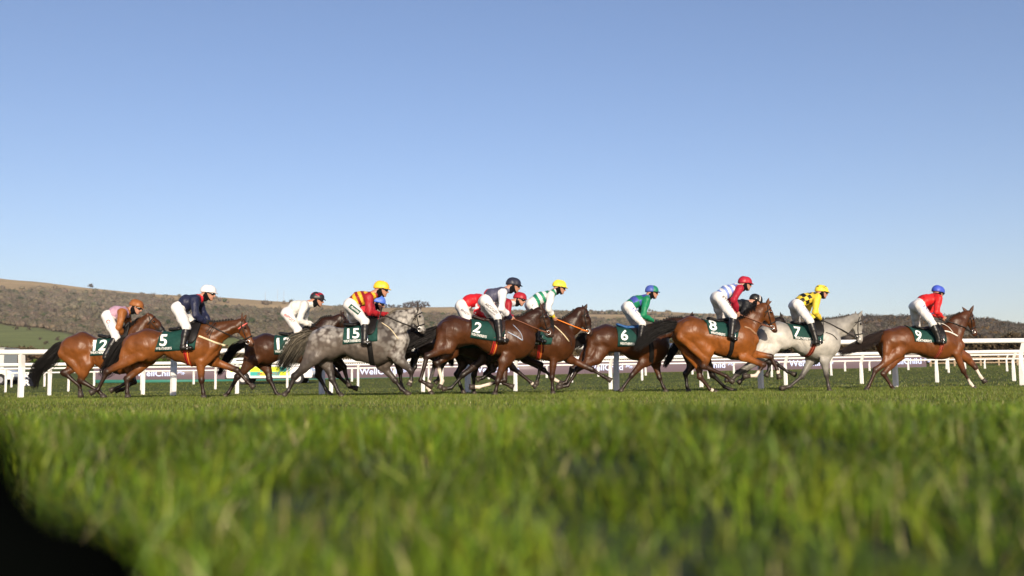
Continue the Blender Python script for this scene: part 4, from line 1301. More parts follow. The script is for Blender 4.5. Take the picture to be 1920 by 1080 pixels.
RUN.append((dict(label='dapple grey horse wearing green number cloth 15', coat='dapple', Y=16.0, head=7,
    croup=wD(330, 424), wth=(706, 604), girth=(702, 686), flank=wD(400, 655), chest=(768, 643), butt=(571.5, 655), dock=(584, 627),
    neck=(752, 604), poll=(785, 582), nose=(801, 625), ears=[(784, 568), (791, 576)],
    legs=dict(NH=[(592, 672), (553, 709), (540, 736), (531, 745)], FH=[(612, 676), (623, 713), (634, 737), (642, 747)],
              NF=[(745, 674), (771, 698), (771, 715), (766, 726)], FF=[(716, 687), (741, 716), (752, 731), (769, 744)]),
    tail=[(572, 636), (556, 648), (541, 673), (524, 697)], tailw=1.2, socks=dict(NF=1),
    cloth=[wD(470, 435), wD(458, 577), wD(755, 550), wD(755, 370)], num=('15', wD(550, 482), 19), wt=(wD(468, 560), wD(612, 555)),
    girth_line=(wD(685, 560), wD(705, 720)), straps=[([wD(790, 390), wD(865, 445), wD(930, 530)], .016, 'cream')]),
  dict(label='jockey in maroon and yellow hooped silks with a yellow cap', hip=wD(525, 245), sho=wD(680, 180), hd=wD(790, 115), knee=wD(650, 385), ank=wD(645, 535), toe=wD(690, 555),
    elb=wD(690, 305), hand=wD(795, 320), body=(.22, .008, .014), sleeve=(.30, .010, .016), pat=('hoop', (.72, .42, .03), .052), cap=(.78, .48, .03), glove='red', fknee=wD(575, 400),
    text=[('patch', wD(520, 250), wD(605, 318), 9, (.01, .06, .04), 0), ('Apetito', wD(528, 264), wD(596, 318), 4, (.75, .75, .72), .012)])))
RUN.append((dict(label='black horse almost hidden behind the dapple grey', coat='dark', Y=17.1, head=7,
    croup=(622, 622), wth=(716, 612), girth=(712, 684), flank=(640, 668), chest=(772, 655), butt=(580, 662), dock=(592, 640),
    neck=(752, 622), poll=(780, 606), nose=(796, 650), ears=[(779, 596), (785, 600)], bulk=.92,
    legs=dict(NH=[(601, 672), (597, 705), (611, 731), (621, 745)], FH=[(626, 668), (644, 690), (652, 716), (655, 726)],
              NF=[(742, 672), (750, 698), (752, 722), (756, 735)], FF=[(752, 672), (780, 664), (778, 690), (769, 704)]),
    tail=[(584, 655), (578, 680), (580, 690)], tailw=.5),
  dict(label='jockey with a blue cap, mostly hidden behind the yellow-capped rider', hip=(662, 592), sho=(694, 580), hd=wD(762, 228), knee=(668, 612), ank=(664, 644), toe=(675, 648),
    elb=(700, 598), hand=(716, 602), body=(.45, .02, .03), sleeve=(.45, .02, .03), cap=(.08, .17, .62), tilt=-18)))
RUN.append((dict(label='dark brown horse with a red girth wearing green number cloth 2', coat='mid', Y=16.7, head=12,
    croup=(848, 596), wth=(968, 603), girth=(922, 678), flank=(872, 651), chest=(976.5, 655), butt=(815, 640), dock=(824, 618),
    neck=(994, 610), poll=(1017, 581), nose=(1043, 633), ears=[(1012, 571), (1019, 571)], mane='plait',
    legs=dict(NH=[(842, 655), (801, 671), (788, 717), (811, 729)], FH=[(846, 664), (820, 684), (829, 718), (824, 733)],
              NF=[(945, 681), (933, 719), (930, 735), (927, 745)], FF=[(945, 682), (946, 716), (898, 729), (880, 729)]),
    tail=[(808, 629), (784, 640), (752, 655), (722, 668)], tailw=.9, socks=dict(FH=3, FF=2),
    cloth=[wE(808, 398), wE(790, 545), (944, 646), (950, 604)], num=('2', wE(845, 460), 19), wt=(wE(795, 522), wE(918, 550)), shear=.15,
    girth_line=(wE(990, 590), wE(965, 720)), girth_col='red', saddle='brown', straps=[([(952, 626), (966, 634), (978, 642)], .018, 'blue'), ([(963, 612), (975, 628), (979, 642)], .009, 'blue')]),
  dict(label='jockey in slate navy silks with white sleeves and a dark navy cap', hip=wE(905, 255), sho=wE(1035, 185), hd=wE(1137, 128), knee=wE(1008, 385), ank=wE(1025, 540), toe=wE(1085, 562),
    elb=wE(1035, 310), hand=wE(1125, 392), body=(.065, .065, .105), sleeve=(.62, .62, .64), cap=(.02, .022, .04), cuff=(.02, .02, .04),
    text=[('ARCOGLEN', wE(905, 278), wE(985, 362), 5, (.02, .02, .025), .008), ('CASTLEBRIDGE', wE(890, 290), wE(972, 375), 2.4, (.05, .05, .06), 0)])))
RUN.append((dict(label='black horse in shade with one ear showing, far side of horse 2', coat='dark', Y=17.6, head=8,
    croup=(828, 622), wth=(920, 614), girth=(914, 682), flank=(846, 668), chest=(952, 655), butt=(781, 655), dock=(792, 637),
    neck=(954, 622), poll=(980, 603), nose=(1006, 640), ears=[(978, 592), (983, 596)], mane='loose',
    legs=dict(NH=[(826, 668), (816, 686), (802, 730), (811, 745)], FH=[(838, 668), (828, 688), (822, 715), (815, 722)],
              NF=[(908, 676), (868, 707), (846, 731), (828, 733)], FF=[(912, 676), (925, 697), (905, 712), (893, 716)]),
    tail=[(786, 655), (776, 680), (772, 695)], tailw=.4, socks=dict(NH=3)),
  dict(label='jockey in bright red silks bent low with his head hidden behind another rider', hip=wE(712, 292), sho=(902, 565), hd=(921, 560), knee=(881, 612), ank=(876, 640), toe=(888, 645),
    elb=(893, 588), hand=(913, 601), body=(.55, .012, .018), sleeve=(.55, .012, .018), sl_pat=(.7, .68, .66), cap=(.5, .012, .02),
    text=[('BRADY', wE(708, 325), wE(762, 375), 4.5, (.06, .06, .10), .01)])))
RUN.append((dict(label='dark horse hidden between horse 2 and the white-and-green rider', coat='dark', Y=18.5, head=8,
    croup=(890, 622), wth=(975, 614), girth=(966, 680), flank=(905, 668), chest=(1002, 655), butt=(846, 655), dock=(856, 640),
    neck=(1004, 624), poll=(1028, 604), nose=(1046, 640), ears=[(1026, 596), (1031, 598)], bulk=.9,
    legs=dict(NH=[(895, 668), (889, 707), (888, 733), (889, 744)], FH=[(880, 668), (857, 706), (863, 727), (871, 744)],
              NF=[(985, 676), (1014, 688), (1009, 712), (1005, 726)], FF=[(985, 676), (1020, 698), (1042, 717), (1055, 724)]),
    tail=[(850, 655), (846, 675), (848, 690)], tailw=.4, socks=dict(FF=2)),
  dict(label='jockey in dark red silks with a crimson cap, face turned to the camera', hip=(918, 592), sho=wE(1085, 275), hd=wE(1187, 243), knee=(935, 615), ank=(930, 640), toe=(941, 645),
    elb=(952, 596), hand=(968, 603), body=(.30, .010, .020), sleeve=(.30, .010, .020), cap=(.33, .012, .022), turn=-28, tilt=-18, collar=(.5, .5, .52))))
RUN.append((dict(label='brown horse with a cream breastplate and red girth, head level beside horse 2', coat='mid', Y=17.9, head=8,
    croup=(945, 613), wth=(1042, 607), girth=(1029, 684), flank=(967, 666), chest=(1073, 657), butt=(908, 650), dock=(918, 632),
    neck=(1073, 614), poll=(1097, 581), nose=(1115, 633), ears=[(1101, 574), (1092, 576)],
    legs=dict(NH=[(945, 672), (962, 694), (995, 721), (1005, 730)], FH=[(940, 672), (912, 705), (945, 723), (963, 730)],
              NF=[wF(770, 705), wF(755, 875), wF(760, 965), wF(765, 1008)], FF=[wF(900, 725), wF(1080, 808), wF(1175, 865), wF(1235, 898)]),
    tail=[(912, 650), (905, 668), (904, 680)], tailw=.4, socks=dict(NH=1),
    cloth=[(981, 613), (983, 652), (1033, 650), (1041, 612)], num=('3', (999, 634), 19), wt=((984, 648), (1010, 649)),
    girth_line=(wF(658, 600), wF(655, 735)), girth_col='red', straps=[([wF(775, 450), wF(830, 510), wF(892, 582)], .022, 'cream'), ([wF(850, 500), wF(905, 560), wF(915, 620)], .014, 'dark')]),
  dict(label='jockey in white silks with green hoops and a bright yellow cap', hip=wF(585, 285), sho=wF(735, 210), hd=wF(818, 146), knee=wF(645, 385), ank=wF(640, 545), toe=wF(700, 575),
    elb=wF(725, 315), hand=(1040, 601), body=(.62, .62, .63), sleeve=(.64, .64, .63), pat=('hoop', (.012, .20, .10), .060), cuff=(.75, .6, .05), cap=(.80, .66, .06), tilt=-14,
    text=[('L', wF(592, 290), wF(600, 300), 4, (.03, .03, .05), .0)])))
RUN.append((dict(label='reddish brown horse with lowered head wearing green number cloth 6', coat='mid', Y=18.7, head=7,
    croup=wG(470, 419), wth=(1221, 615), girth=(1214, 686), flank=wG(520, 650), chest=(1244, 655), butt=(1097, 648), dock=(1101, 630),
    neck=(1262, 617), poll=(1294, 597), nose=(1322, 640), ears=[(1299, 588), (1302, 592)],
    legs=dict(NH=[wG(400, 700), wG(240, 790), wG(155, 930), wG(58, 945)], FH=[wG(350, 700), wG(195, 790), wG(140, 900), wG(75, 925)],
              NF=[wG(790, 735), wG(695, 845), wG(630, 935), wG(597, 982)], FF=[wG(895, 740), wG(930, 860), wG(962, 940), wG(990, 988)]),
    tail=[wG(292, 520), wG(255, 560), wG(215, 610)], tailw=.8,
    cloth=[wG(580, 437), wG(582, 600), wG(790, 595), wG(830, 430)], num=('6', wG(638, 500), 19), wt=(wG(600, 580), wG(718, 588)), saddle='blue'),
  dict(label='jockey in green and blue checked silks with a blue and green cap', hip=wG(660, 270), sho=wG(805, 205), hd=wG(868, 145), knee=wG(785, 410), ank=wG(765, 540), toe=wG(815, 555),
    elb=wG(790, 335), hand=wG(890, 388), felb=wG(770, 330), body=(.010, .18, .085), sleeve=(.010, .18, .08), pat=('check', (.055, .075, .33), .115), cap=(.055, .09, .36), cap2=(.012, .18, .10), cappat='quarter', glove='black', tilt=-8,
    text=[('ICI', wG(695, 285), wG(760, 355), 6, (.16, .19, .42), .006)])))
RUN.append((dict(label='bright bay horse with white pasterns wearing green number cloth 8', coat='bright', Y=17.7, head=9,
    croup=wH(490, 384), wth=(1383, 606), girth=(1370, 676), flank=wH(690, 672), chest=(1420, 645), butt=(1262, 632), dock=(1267, 616),
    neck=(1413, 601), poll=(1438, 573), nose=(1461, 625), ears=[(1441.5, 563), (1447, 569)], mane='loose',
    legs=dict(NH=[(1328, 662), (1320, 691), (1362, 710), (1375, 722)], FH=[(1308, 672), (1313, 711), (1331, 734), (1345, 741)],
              NF=[(1393, 674), (1432, 688), (1417, 709), (1393, 710)], FF=[(1410, 668), (1445, 673), (1457, 697), (1462, 715)]),
    tail=[wH(345, 455), wH(250, 475), wH(150, 535), wH(55, 640)], tailw=.95, socks=dict(FH=1, NF=2, FF=1),
    cloth=[wH(628, 388), wH(648, 520), wH(870, 560), wH(912, 400)], num=('8', wH(685, 447), 20), wt=(wH(657, 518), wH(768, 540)),
    girth_line=(wH(830, 585), wH(822, 700)), straps=[([wH(935, 462), wH(990, 480), wH(1045, 522)], .035, 'tan')]),
  dict(label='jockey in pale blue and white hoops with dark red sleeves and cap', hip=wH(712, 228), sho=wH(868, 158), hd=wH(940, 118), knee=wH(840, 380), ank=wH(828, 520), toe=wH(865, 560),
    elb=wH(845, 245), hand=wH(878, 352), body=(.15, .22, .52), sleeve=(.32, .012, .03), pat=('hoop', (.66, .65, .66), .052), cap=(.36, .012, .03), tilt=-10,
    text=[('ETHOS', wH(750, 222), wH(815, 318), 5, (.03, .03, .035), .01)])))
RUN.append((dict(label='black horse seen beyond horse 8 with only an ear and legs showing', coat='dark', Y=18.8, head=8,
    croup=(1318, 616), wth=(1404, 610), girth=(1396, 682), flank=(1336, 668), chest=(1432, 655), butt=(1276, 648), dock=(1284, 630),
    neck=(1436, 621), poll=(1465, 598), nose=(1490, 640), ears=[(1463, 588), (1467, 592)], mane='loose',
    legs=dict(NH=[(1322, 668), (1336, 706), (1358, 728), (1379, 738)], FH=[(1308, 672), (1286, 704), (1288, 727), (1292, 739)],
              NF=[(1418, 672), (1443, 682), (1442, 697), (1436, 709)], FF=[(1422, 670), (1455, 685), (1477, 700), (1492, 706)]),
    tail=[(1272, 645), (1258, 668), (1246, 690)], tailw=.5),
  dict(label='jockey all in black crouching behind the bright bay horse 8', hip=(1366, 588), sho=wH(925, 272), hd=wH(1025, 252), knee=(1386, 612), ank=(1382, 640), toe=(1393, 645),
    elb=(1393, 590), hand=(1410, 600), body=(.012, .012, .013), sleeve=(.014, .014, .015), cap=(.012, .012, .013), cap2=(.45, .43, .42), cappat='band', tilt=-25)))
RUN.append((dict(label='pale grey horse wearing green number cloth 7', coat='grey', Y=18.6, head=8,
    croup=(1457, 607), wth=(1540, 607), girth=(1523, 679), flank=(1467, 655), chest=(1568, 646), butt=(1418, 640), dock=(1426, 622),
    neck=(1577, 617), poll=(1610, 594), nose=(1620, 646), ears=[(1617, 585), (1604, 586)],
    legs=dict(NH=[(1440, 664), (1384, 703), (1370, 717), (1360, 715)], FH=[(1440, 664), (1400, 695), (1394, 712), (1384, 721)],
              NF=[wI(880, 720), wI(900, 840), wI(915, 930), wI(925, 975)], FF=[wI(770, 710), wI(690, 850), wI(590, 932), wI(508, 952)]),
    tail=[(1421, 640), (1419, 662), (1420, 672)], tailw=.5,
    cloth=[wI(592, 395), wI(628, 530), wI(860, 552), wI(885, 400)], num=('7', wI(662, 468), 19), wt=(wI(640, 528), wI(765, 545)),
    girth_line=(wI(795, 570), wI(755, 700)), girth_col='rust', straps=[([wI(885, 478), wI(940, 500), wI(985, 540)], .016, 'dark')]),
  dict(label='jockey in yellow and black checked silks with a yellow cap', hip=wI(640, 248), sho=wI(790, 180), hd=wI(860, 140), knee=wI(762, 385), ank=wI(810, 540), toe=wI(855, 555),
    elb=wI(800, 305), hand=wI(860, 375), body=(.66, .49, .045), sleeve=(.66, .50, .045), pat=('check', (.012, .012, .012), .078), cap=(.78, .60, .05), cap2=(.02, .02, .02), glove='black',
    text=[('ScottCo', wI(682, 260), wI(748, 348), 5.5, (.22, .33, .55), .006)])))
RUN.append((dict(label='leading bay horse with two white fetlocks wearing green number cloth 9', coat='red', Y=19.1, head=9,
    croup=wJ(580, 424), wth=(1763, 616), girth=(1758, 675), flank=wJ(640, 655), chest=(1804, 652), butt=(1647, 645), dock=(1657, 624),
    neck=(1796, 610), poll=(1818, 585), nose=(1834.5, 630), ears=[(1825.5, 574), (1804, 577)],
    legs=dict(NH=[wJ(555, 645), wJ(370, 790), wJ(310, 925), wJ(283, 965)], FH=[wJ(565, 665), wJ(435, 820), wJ(500, 925), wJ(525, 962)],
              NF=[wJ(1050, 650), wJ(1110, 800), wJ(1170, 905), wJ(1215, 957)], FF=[wJ(1130, 680), wJ(1210, 770), wJ(1252, 842), wJ(1292, 893)]),
    tail=[wJ(425, 490), wJ(330, 535), wJ(210, 590), wJ(70, 650)], tailw=.75, socks=dict(NF=2, FF=3),
    cloth=[wJ(680, 440), wJ(703, 548), wJ(965, 562), wJ(970, 440)], num=('9', wJ(738, 492), 17.5), wt=(wJ(708, 545), wJ(842, 556)),
    girth_line=(wJ(930, 570), wJ(905, 680)), girth_col='rust', straps=[([wJ(930, 455), wJ(1000, 465), wJ(1085, 500)], .03, 'white'), ([wJ(930, 385), wJ(1000, 400), wJ(1045, 470)], .012, 'white')]),
  dict(label='jockey in bright red silks with a royal blue cap on the leading horse', hip=wJ(715, 250), sho=wJ(860, 185), hd=wJ(897, 138), knee=wJ(850, 400), ank=wJ(900, 525), toe=wJ(950, 550),
    elb=wJ(880, 298), hand=wJ(938, 352), felb=wJ(835, 310), fhand=wJ(922, 345), body=(.55, .018, .018), sleeve=(.56, .018, .018), pat=('below', (.66, .64, .64), .10), cap=(.05, .09, .48), tilt=-16, turn=12,
    text=[('ICI', wJ(765, 255), wJ(825, 330), 6, (.18, .21, .42), .006)])))
REINS = ['black', 'black', 'black', 'black', 'black', 'brown', 'black', 'black', 'orange', 'black', 'brown', 'black', 'black', 'black']
HORSES = []
for (hs_, js_), rc in zip(RUN, REINS):
    Hh = tack(build_horse(hs_))
    build_jockey(Hh, js_)
    rein(Hh, Hh.hand, rc)
    HORSES.append(Hh)
# whips held by four of the jockeys
M_whip = mat('whip', (.015, .014, .014), rough=.5)
def whip(H, p0, p1, label):
    a, b = H.fr.loc(p0, -.17), H.fr.loc(p1, -.30)
    mb = MB(); mb.tube([a, a + (b - a) * .25, a + (b - a) * .8, b], [.011, .008, .006, .013], 6)
    o = mb.build('riding_whip', M_whip, None, True, loc=H.fr.O, rz=H.fr.h)
    tag(o, label, 'whip', 'riding whips')
whip(HORSES[3], wD(795, 262), wD(725, 515), 'black whip held upright by the yellow-capped jockey on the dapple grey')
whip(HORSES[12], wI(870, 345), wI(877, 548), 'black whip hanging from the hand of the yellow and black checked jockey')
whip(HORSES[13], wJ(930, 345), wJ(905, 480), 'black whip held by the red-clad jockey on the leading horse')
whip(HORSES[1], wB(1005, 375), wB(930, 470), 'short black whip held by the navy-clad jockey')
# ------------------------------------------------------------------ woods, trees, hedges
M_twig = mat('winter_twigs', (1, 1, 1), rough=.95, spec=.05, var=.25, scale=2, vcol=True)
_ico = bmesh.new(); bmesh.ops.create_icosphere(_ico, subdivisions=1, radius=1.0)
ICOV = np.array([v.co[:] for v in _ico.verts]); ICOF = np.array([[v.index for v in f.verts] for f in _ico.faces]); _ico.free()
def crowns(name, C_, R_, K_, r, nt=70, ts=.22, core=.78, sq=.85, parent=None, loc=None):
    """bushy winter crowns: a rough dark heart inside a shell of twig-sized faces"""
    n = len(C_)
    jit = 1 + .25 * r.normal(size=(n, len(ICOV), 1))
    cv = C_[:, None] + ICOV[None] * jit * R_[:, None, None] * core * np.array([1, 1, sq])
    cf = ICOF[None] + (np.arange(n) * len(ICOV))[:, None, None]
    ck = np.repeat(K_ * .9, len(ICOV), 0)
    d = r.normal(size=(n, nt, 3)); d /= np.linalg.norm(d, axis=2, keepdims=True)
    d[..., 2] = np.where(d[..., 2] < -.3, -d[..., 2], d[..., 2])
    rad = r.uniform(.62, 1.12, (n, nt, 1)) * R_[:, None, None]
    p = C_[:, None] + d * rad * np.array([1, 1, sq])
    tv = p[:, :, None] + r.normal(size=(n, nt, 3, 3)) * (ts * R_)[:, None, None, None]
    tk = np.repeat(K_[:, None] * r.uniform(.78, 1.25, (n, nt, 1)), 3, axis=1).reshape(-1, 3)
    V = np.concatenate([cv.reshape(-1, 3), tv.reshape(-1, 3)])
    T = np.concatenate([cf.reshape(-1, 3), np.arange(n * nt * 3).reshape(-1, 3) + n * len(ICOV)])
    o = mesh_np(name, V, tris=T, mat=M_twig, col=np.concatenate([ck, tk]), smooth=False, parent=parent)
    if loc is not None: o.location = loc
    return o
def twigcol(n, r, base=(.140, .120, .088)):
    return np.array(base) * r.uniform(.80, 1.20, (n, 1)) * (1 + .04 * r.normal(size=(n, 3)))
r = np.random.default_rng(12)
N = 34000
u = r.uniform(-250, 2150, N); Y = 255 + (D1 - 240) * r.random(N) ** (1 / .85)
X = (u - CX) / F_PX * Y
w, dy, n1_, n2_, yp = zone(X, Y)
spk = (dy > 3) & (dy < 27) & (r.random(N) < .05) & (u < 700)
keep = ((r.random(N) < np.clip(w * 1.15 - .05, 0, 1)) | spk) & ~((u > 1385) & (Y < D2 + 80))
X, Y = X[keep], Y[keep]
R = r.uniform(2.6, 4.8, len(X)) * np.clip(Y / 1000, .5, 1.15) * np.where((X / Y * F_PX > -100) & (Y > 1150), .62, 1)
Cc_ = np.stack([X, Y, ground_z(X, Y) + R * .55], -1)
tone = (1 + .28 * fbm(Cc_ * np.array([1, 1, 0]), .012, 71))[:, None]
kk = twigcol(len(X), r) * tone
gsel = r.random(len(X)) < .10; kk[gsel] = np.array([.045, .062, .030]) * r.uniform(.7, 1.3, (gsel.sum(), 1))
wo = crowns('woods', Cc_, R, kk, r, 84, .085)
tag(wo, 'brown winter woodland covering the far hillside', 'woodland', kind='stuff')
N = 5200
u = r.uniform(1330, 2250, N); Y = r.uniform(330, D2 + 25, N); X = (u - CX) / F_PX * Y
w, dy, n1_, n2_, yp = zone(X, Y)
keep = r.random(N) < np.clip(w, 0, 1) * np.clip((u - 1350) / 160, 0, 1)
X, Y = X[keep], Y[keep]; R = r.uniform(2.4, 4.6, len(X)) * np.clip(Y / 600, .6, 1.1)
Cc_ = np.stack([X, Y, ground_z(X, Y) + R * .6], -1)
kk = twigcol(len(X), r, (.088, .076, .062)) * (1 + .3 * fbm(Cc_ * np.array([1, 1, 0]), .03, 7))[:, None]
osel = r.random(len(X)) < .08; kk[osel] = np.array([.12, .075, .03]) * r.uniform(.7, 1.3, (osel.sum(), 1))
wo = crowns('ridge_woods', Cc_, R, kk, r, 130, .085)
tag(wo, 'dark bare woodland on the nearer ridge at the right', 'woodland', kind='stuff')

def tree(px, D, hpx, wpx, label, cat='tree', group=None, name='tree', base=(.075, .060, .045), nt=900, trunk=.30, seed=1, lean=0.0, clumps=14):
    rr = np.random.default_rng(seed)
    p = at(px, 700, D); z = float(ground_z(p[0], p[1])); h = hpx / F_PX * D; w_ = wpx / F_PX * D
    root = empty(name, (p[0], p[1], z)); tag(root, label, cat, group)
    th = h * trunk
    mb = MB(); mb.tube([(0, 0, -.3), (lean * th * .4, 0, th * .5), (lean * th, 0, th), (lean * h * .8, 0, h * .75)], [h * .035, h * .028, h * .022, h * .006], 7)
    for q in range(7):
        a = rr.uniform(0, 6.28); s = rr.uniform(.35, .8)
        mb.tube([(lean * th, 0, th * rr.uniform(.7, 1.1)), (lean * th + math.cos(a) * w_ * .22 * s, math.sin(a) * w_ * .2 * s, th + (h - th) * .35), (lean * h + math.cos(a) * w_ * .42 * s, math.sin(a) * w_ * .4 * s, th + (h - th) * rr.uniform(.55, .85))], [h * .018, h * .010, h * .003], 5)
    mb.build('trunk', mat('bark', (.06, .048, .038), rough=.9, var=.3), root)
    cc = np.stack([rr.normal(0, .23, clumps) * w_ + lean * h * .8, rr.normal(0, .2, clumps) * w_, h * (-.06 if trunk < .25 else .30) + h * rr.uniform(.0, .80, clumps) * (1 if trunk < .25 else .68)], -1)
    R = rr.uniform(.20, .32, clumps) * min(w_, h)
    crowns('crown', cc, R, twigcol(clumps, rr, base), rr, nt // clumps, .13, .45, parent=root)
    return root
tree(163, 1480, 9, 9, 'lone wind-bent tree on the bare skyline of the hill', lean=.25, trunk=.5, seed=4)
k = 0
for x, hp_, wp_, nm in ((722, 8, 9, 0), (730, 9, 10, 0), (739, 8, 9, 0), (748, 7, 8, 0), (758, 11, 12, 1), (765, 13, 13, 1), (773, 14, 14, 1), (782, 14, 15, 1), (790, 13, 14, 1), (797, 11, 12, 1), (803, 8, 9, 1)):
    k += 1
    tree(x, 1470 + (k % 3) * 9, hp_, wp_, ['bare tree in the thin row left of the skyline clump', 'bare tree packed into the round skyline clump'][nm], group=['thin row of skyline trees', 'round clump of skyline trees'][nm], seed=20 + k, trunk=.22, nt=600, base=(.07, .055, .05))
for i, (x, D, h_, w_, lb) in enumerate(((27, 560, 9, 11, 'rounded bare bush at the top of the green field, leftmost of its row'), (52, 560, 9, 12, 'rounded bare bush on the green field below the wood'), (72, 430, 7, 8, 'small round bush alone in the middle of the green field'),
                                   (85, 360, 9, 9, 'small brown bush low in the green field'), (104, 430, 9, 10, 'brown bush beside the tail of the last horse'))):
    tree(x, D, h_, w_, lb, 'bush', 'bushes in the green field', 'bush', seed=40 + i, trunk=.12, nt=300)
for i, (x, D, h_, w_, lb) in enumerate(((18, 130, 24, 36, 'low orange-brown shrub by the white rail'), (42, 125, 38, 34, 'tall twiggy grey-brown shrub behind the last horse'), (62, 128, 30, 26, 'pale twiggy shrub just left of the last horse'))):
    tree(x, D, h_, w_, lb, 'shrub', 'shrubs behind the left end of the rail', 'shrub', seed=60 + i, trunk=.10, nt=1500, base=[(.17, .105, .05), (.125, .09, .06), (.15, .105, .065)][i], clumps=16)

def hedge(x0, x1, D, h, th, n, label, base, seed, name='hedge'):
    rr = np.random.default_rng(seed)
    t = rr.random(n); u = x0 + (x1 - x0) * t
    Dd = (D[0] + (D[1] - D[0]) * t) + rr.uniform(-th, th, n)
    X = (u - CX) / F_PX * Dd
    top = h * (1 + .12 * np.sin(u * .05) + .10 * np.sin(u * .13 + 1) + .06 * rr.normal(size=n))
    Z = ground_z(X, Dd) + top * rr.random(n) ** .7
    P = np.stack([X, Dd, Z], -1)
    tv = P[:, None] + rr.normal(size=(n, 3, 3)) * .16
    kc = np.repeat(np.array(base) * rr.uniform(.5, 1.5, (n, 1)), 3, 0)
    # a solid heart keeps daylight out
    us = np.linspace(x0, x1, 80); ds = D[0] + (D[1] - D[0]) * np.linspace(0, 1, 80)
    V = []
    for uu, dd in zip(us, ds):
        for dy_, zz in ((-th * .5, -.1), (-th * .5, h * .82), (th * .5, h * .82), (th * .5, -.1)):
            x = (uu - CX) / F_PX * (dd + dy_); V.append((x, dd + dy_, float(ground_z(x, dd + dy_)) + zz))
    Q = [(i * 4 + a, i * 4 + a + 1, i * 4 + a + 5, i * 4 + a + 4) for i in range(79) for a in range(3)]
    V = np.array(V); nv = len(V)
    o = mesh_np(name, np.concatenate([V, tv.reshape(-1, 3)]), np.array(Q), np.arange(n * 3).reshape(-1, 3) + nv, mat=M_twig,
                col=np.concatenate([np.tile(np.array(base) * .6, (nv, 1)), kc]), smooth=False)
    tag(o, label, 'hedge')
hedge(1480, 2300, (98, 84), 2.35, .9, 26000, 'dark brown clipped hedge beyond the rails at the right', (.062, .046, .028), 5)
hedge(-200, 1480, (135, 100), 2.2, .9, 40000, 'brown bare hedge behind the rails left of the dark hedge', (.080, .062, .036), 6)
hedge(60, 460, (112, 108), .9, .5, 9000, 'low bright green hedge behind the last horses', (.055, .085, .016), 7)

# masts on the skyline
M_mast = mat('mast_grey', (.42, .42, .45), rough=.6)
for x, yt, lb in ((495, 546, 'faint thin radio mast on the skyline, first of three from the left'), (518, 543, 'tallest thin radio mast on the skyline'), (530, 545, 'thin radio mast on the skyline nearest the white-clad jockey')):
    D = 1520; p = at(x, 700, D); z = float(ground_z(p[0], p[1])); h = float(at(x, yt, D)[2]) - z
    root = empty('radio_mast', (p[0], p[1], z)); tag(root, lb, 'mast', 'radio masts on the hill')
    mb = MB()
    for a in range(3):
        c = Vector((math.cos(a * 2.094), math.sin(a * 2.094), 0)) * .30
        mb.tube([c + Vector((0, 0, -1)), c * .6 + Vector((0, 0, h))], .11, 5)
    for q in range(12):
        zz = h * q / 12
        mb.tube([(-.3, -.15, zz), (.3, -.15, zz + h / 24), (-.3, -.15, zz + h / 12)], .05, 4)
    mb.build('lattice', M_mast, root)
    mb = MB(); mb.tube([(0, 0, h - .5), (0, 0, h + 2.0)], [.09, .03], 5); mb.build('aerial', M_mast, root)

# post-and-rail fence in front of the right-hand hedge
M_wood = mat('weathered_wood', (.30, .23, .15), rough=.85, var=.25, scale=12, bump=.3)
Dw = 74.0
def wb(x, y=None):
    p = at(x, 690, Dw); z = float(ground_z(p[0], p[1])); return np.array([p[0], p[1], z])
O = wb(1740); root = empty('wooden_fence', O); tag(root, 'brown wooden post and rail fence under the dark hedge', 'fence')
for x in (1745, 1790, 1839, 1873, 1908, 1942, 1978, 2014, 2050):
    b = wb(x) - O; mb = MB(); mb.box(b + np.array([0, 0, .50]), (.15, .12, 1.10), bevel=.01); mb.build('post', M_wood, root)
for z in (.25, .62, .92):
    mb = MB(); mb.tube([wb(x) - O + np.array([0, -.08, z]) for x in np.linspace(1742, 2052, 12)], .045, 6, flat=.5); mb.build('rail', M_wood, root)

# far white barrier, its tips just showing over the rails
pts = np.linspace(400, 1500, 260); rootp = at(400, 690, 92)
root = empty('crowd_barrier', (rootp[0], rootp[1], float(ground_z(rootp[0], rootp[1])))); O = np.array(root.location); tag(root, 'far white picket barrier showing over the rails', 'barrier')
mb = MB(); mr_ = MB()
for x in pts:
    D = 92 - (x - 400) / 1100 * 6; X_ = (x - CX) / F_PX * D; z = float(ground_z(X_, D)); p = np.array([X_, D, z]) - O
    mb.box(p + np.array([0, 0, .55]), (.075, .03, 1.15))
mb.build('pickets', M_rail, root)
for zz in (.35, .85):
    mr = MB(); mr.tube([np.array([(x - CX) / F_PX * (92 - (x - 400) / 1100 * 6), 92 - (x - 400) / 1100 * 6 + .04, float(ground_z((x - CX) / F_PX * 92, 92)) + zz]) - O for x in pts[::6]], .035, 5); mr.build('rail', M_rail, root)

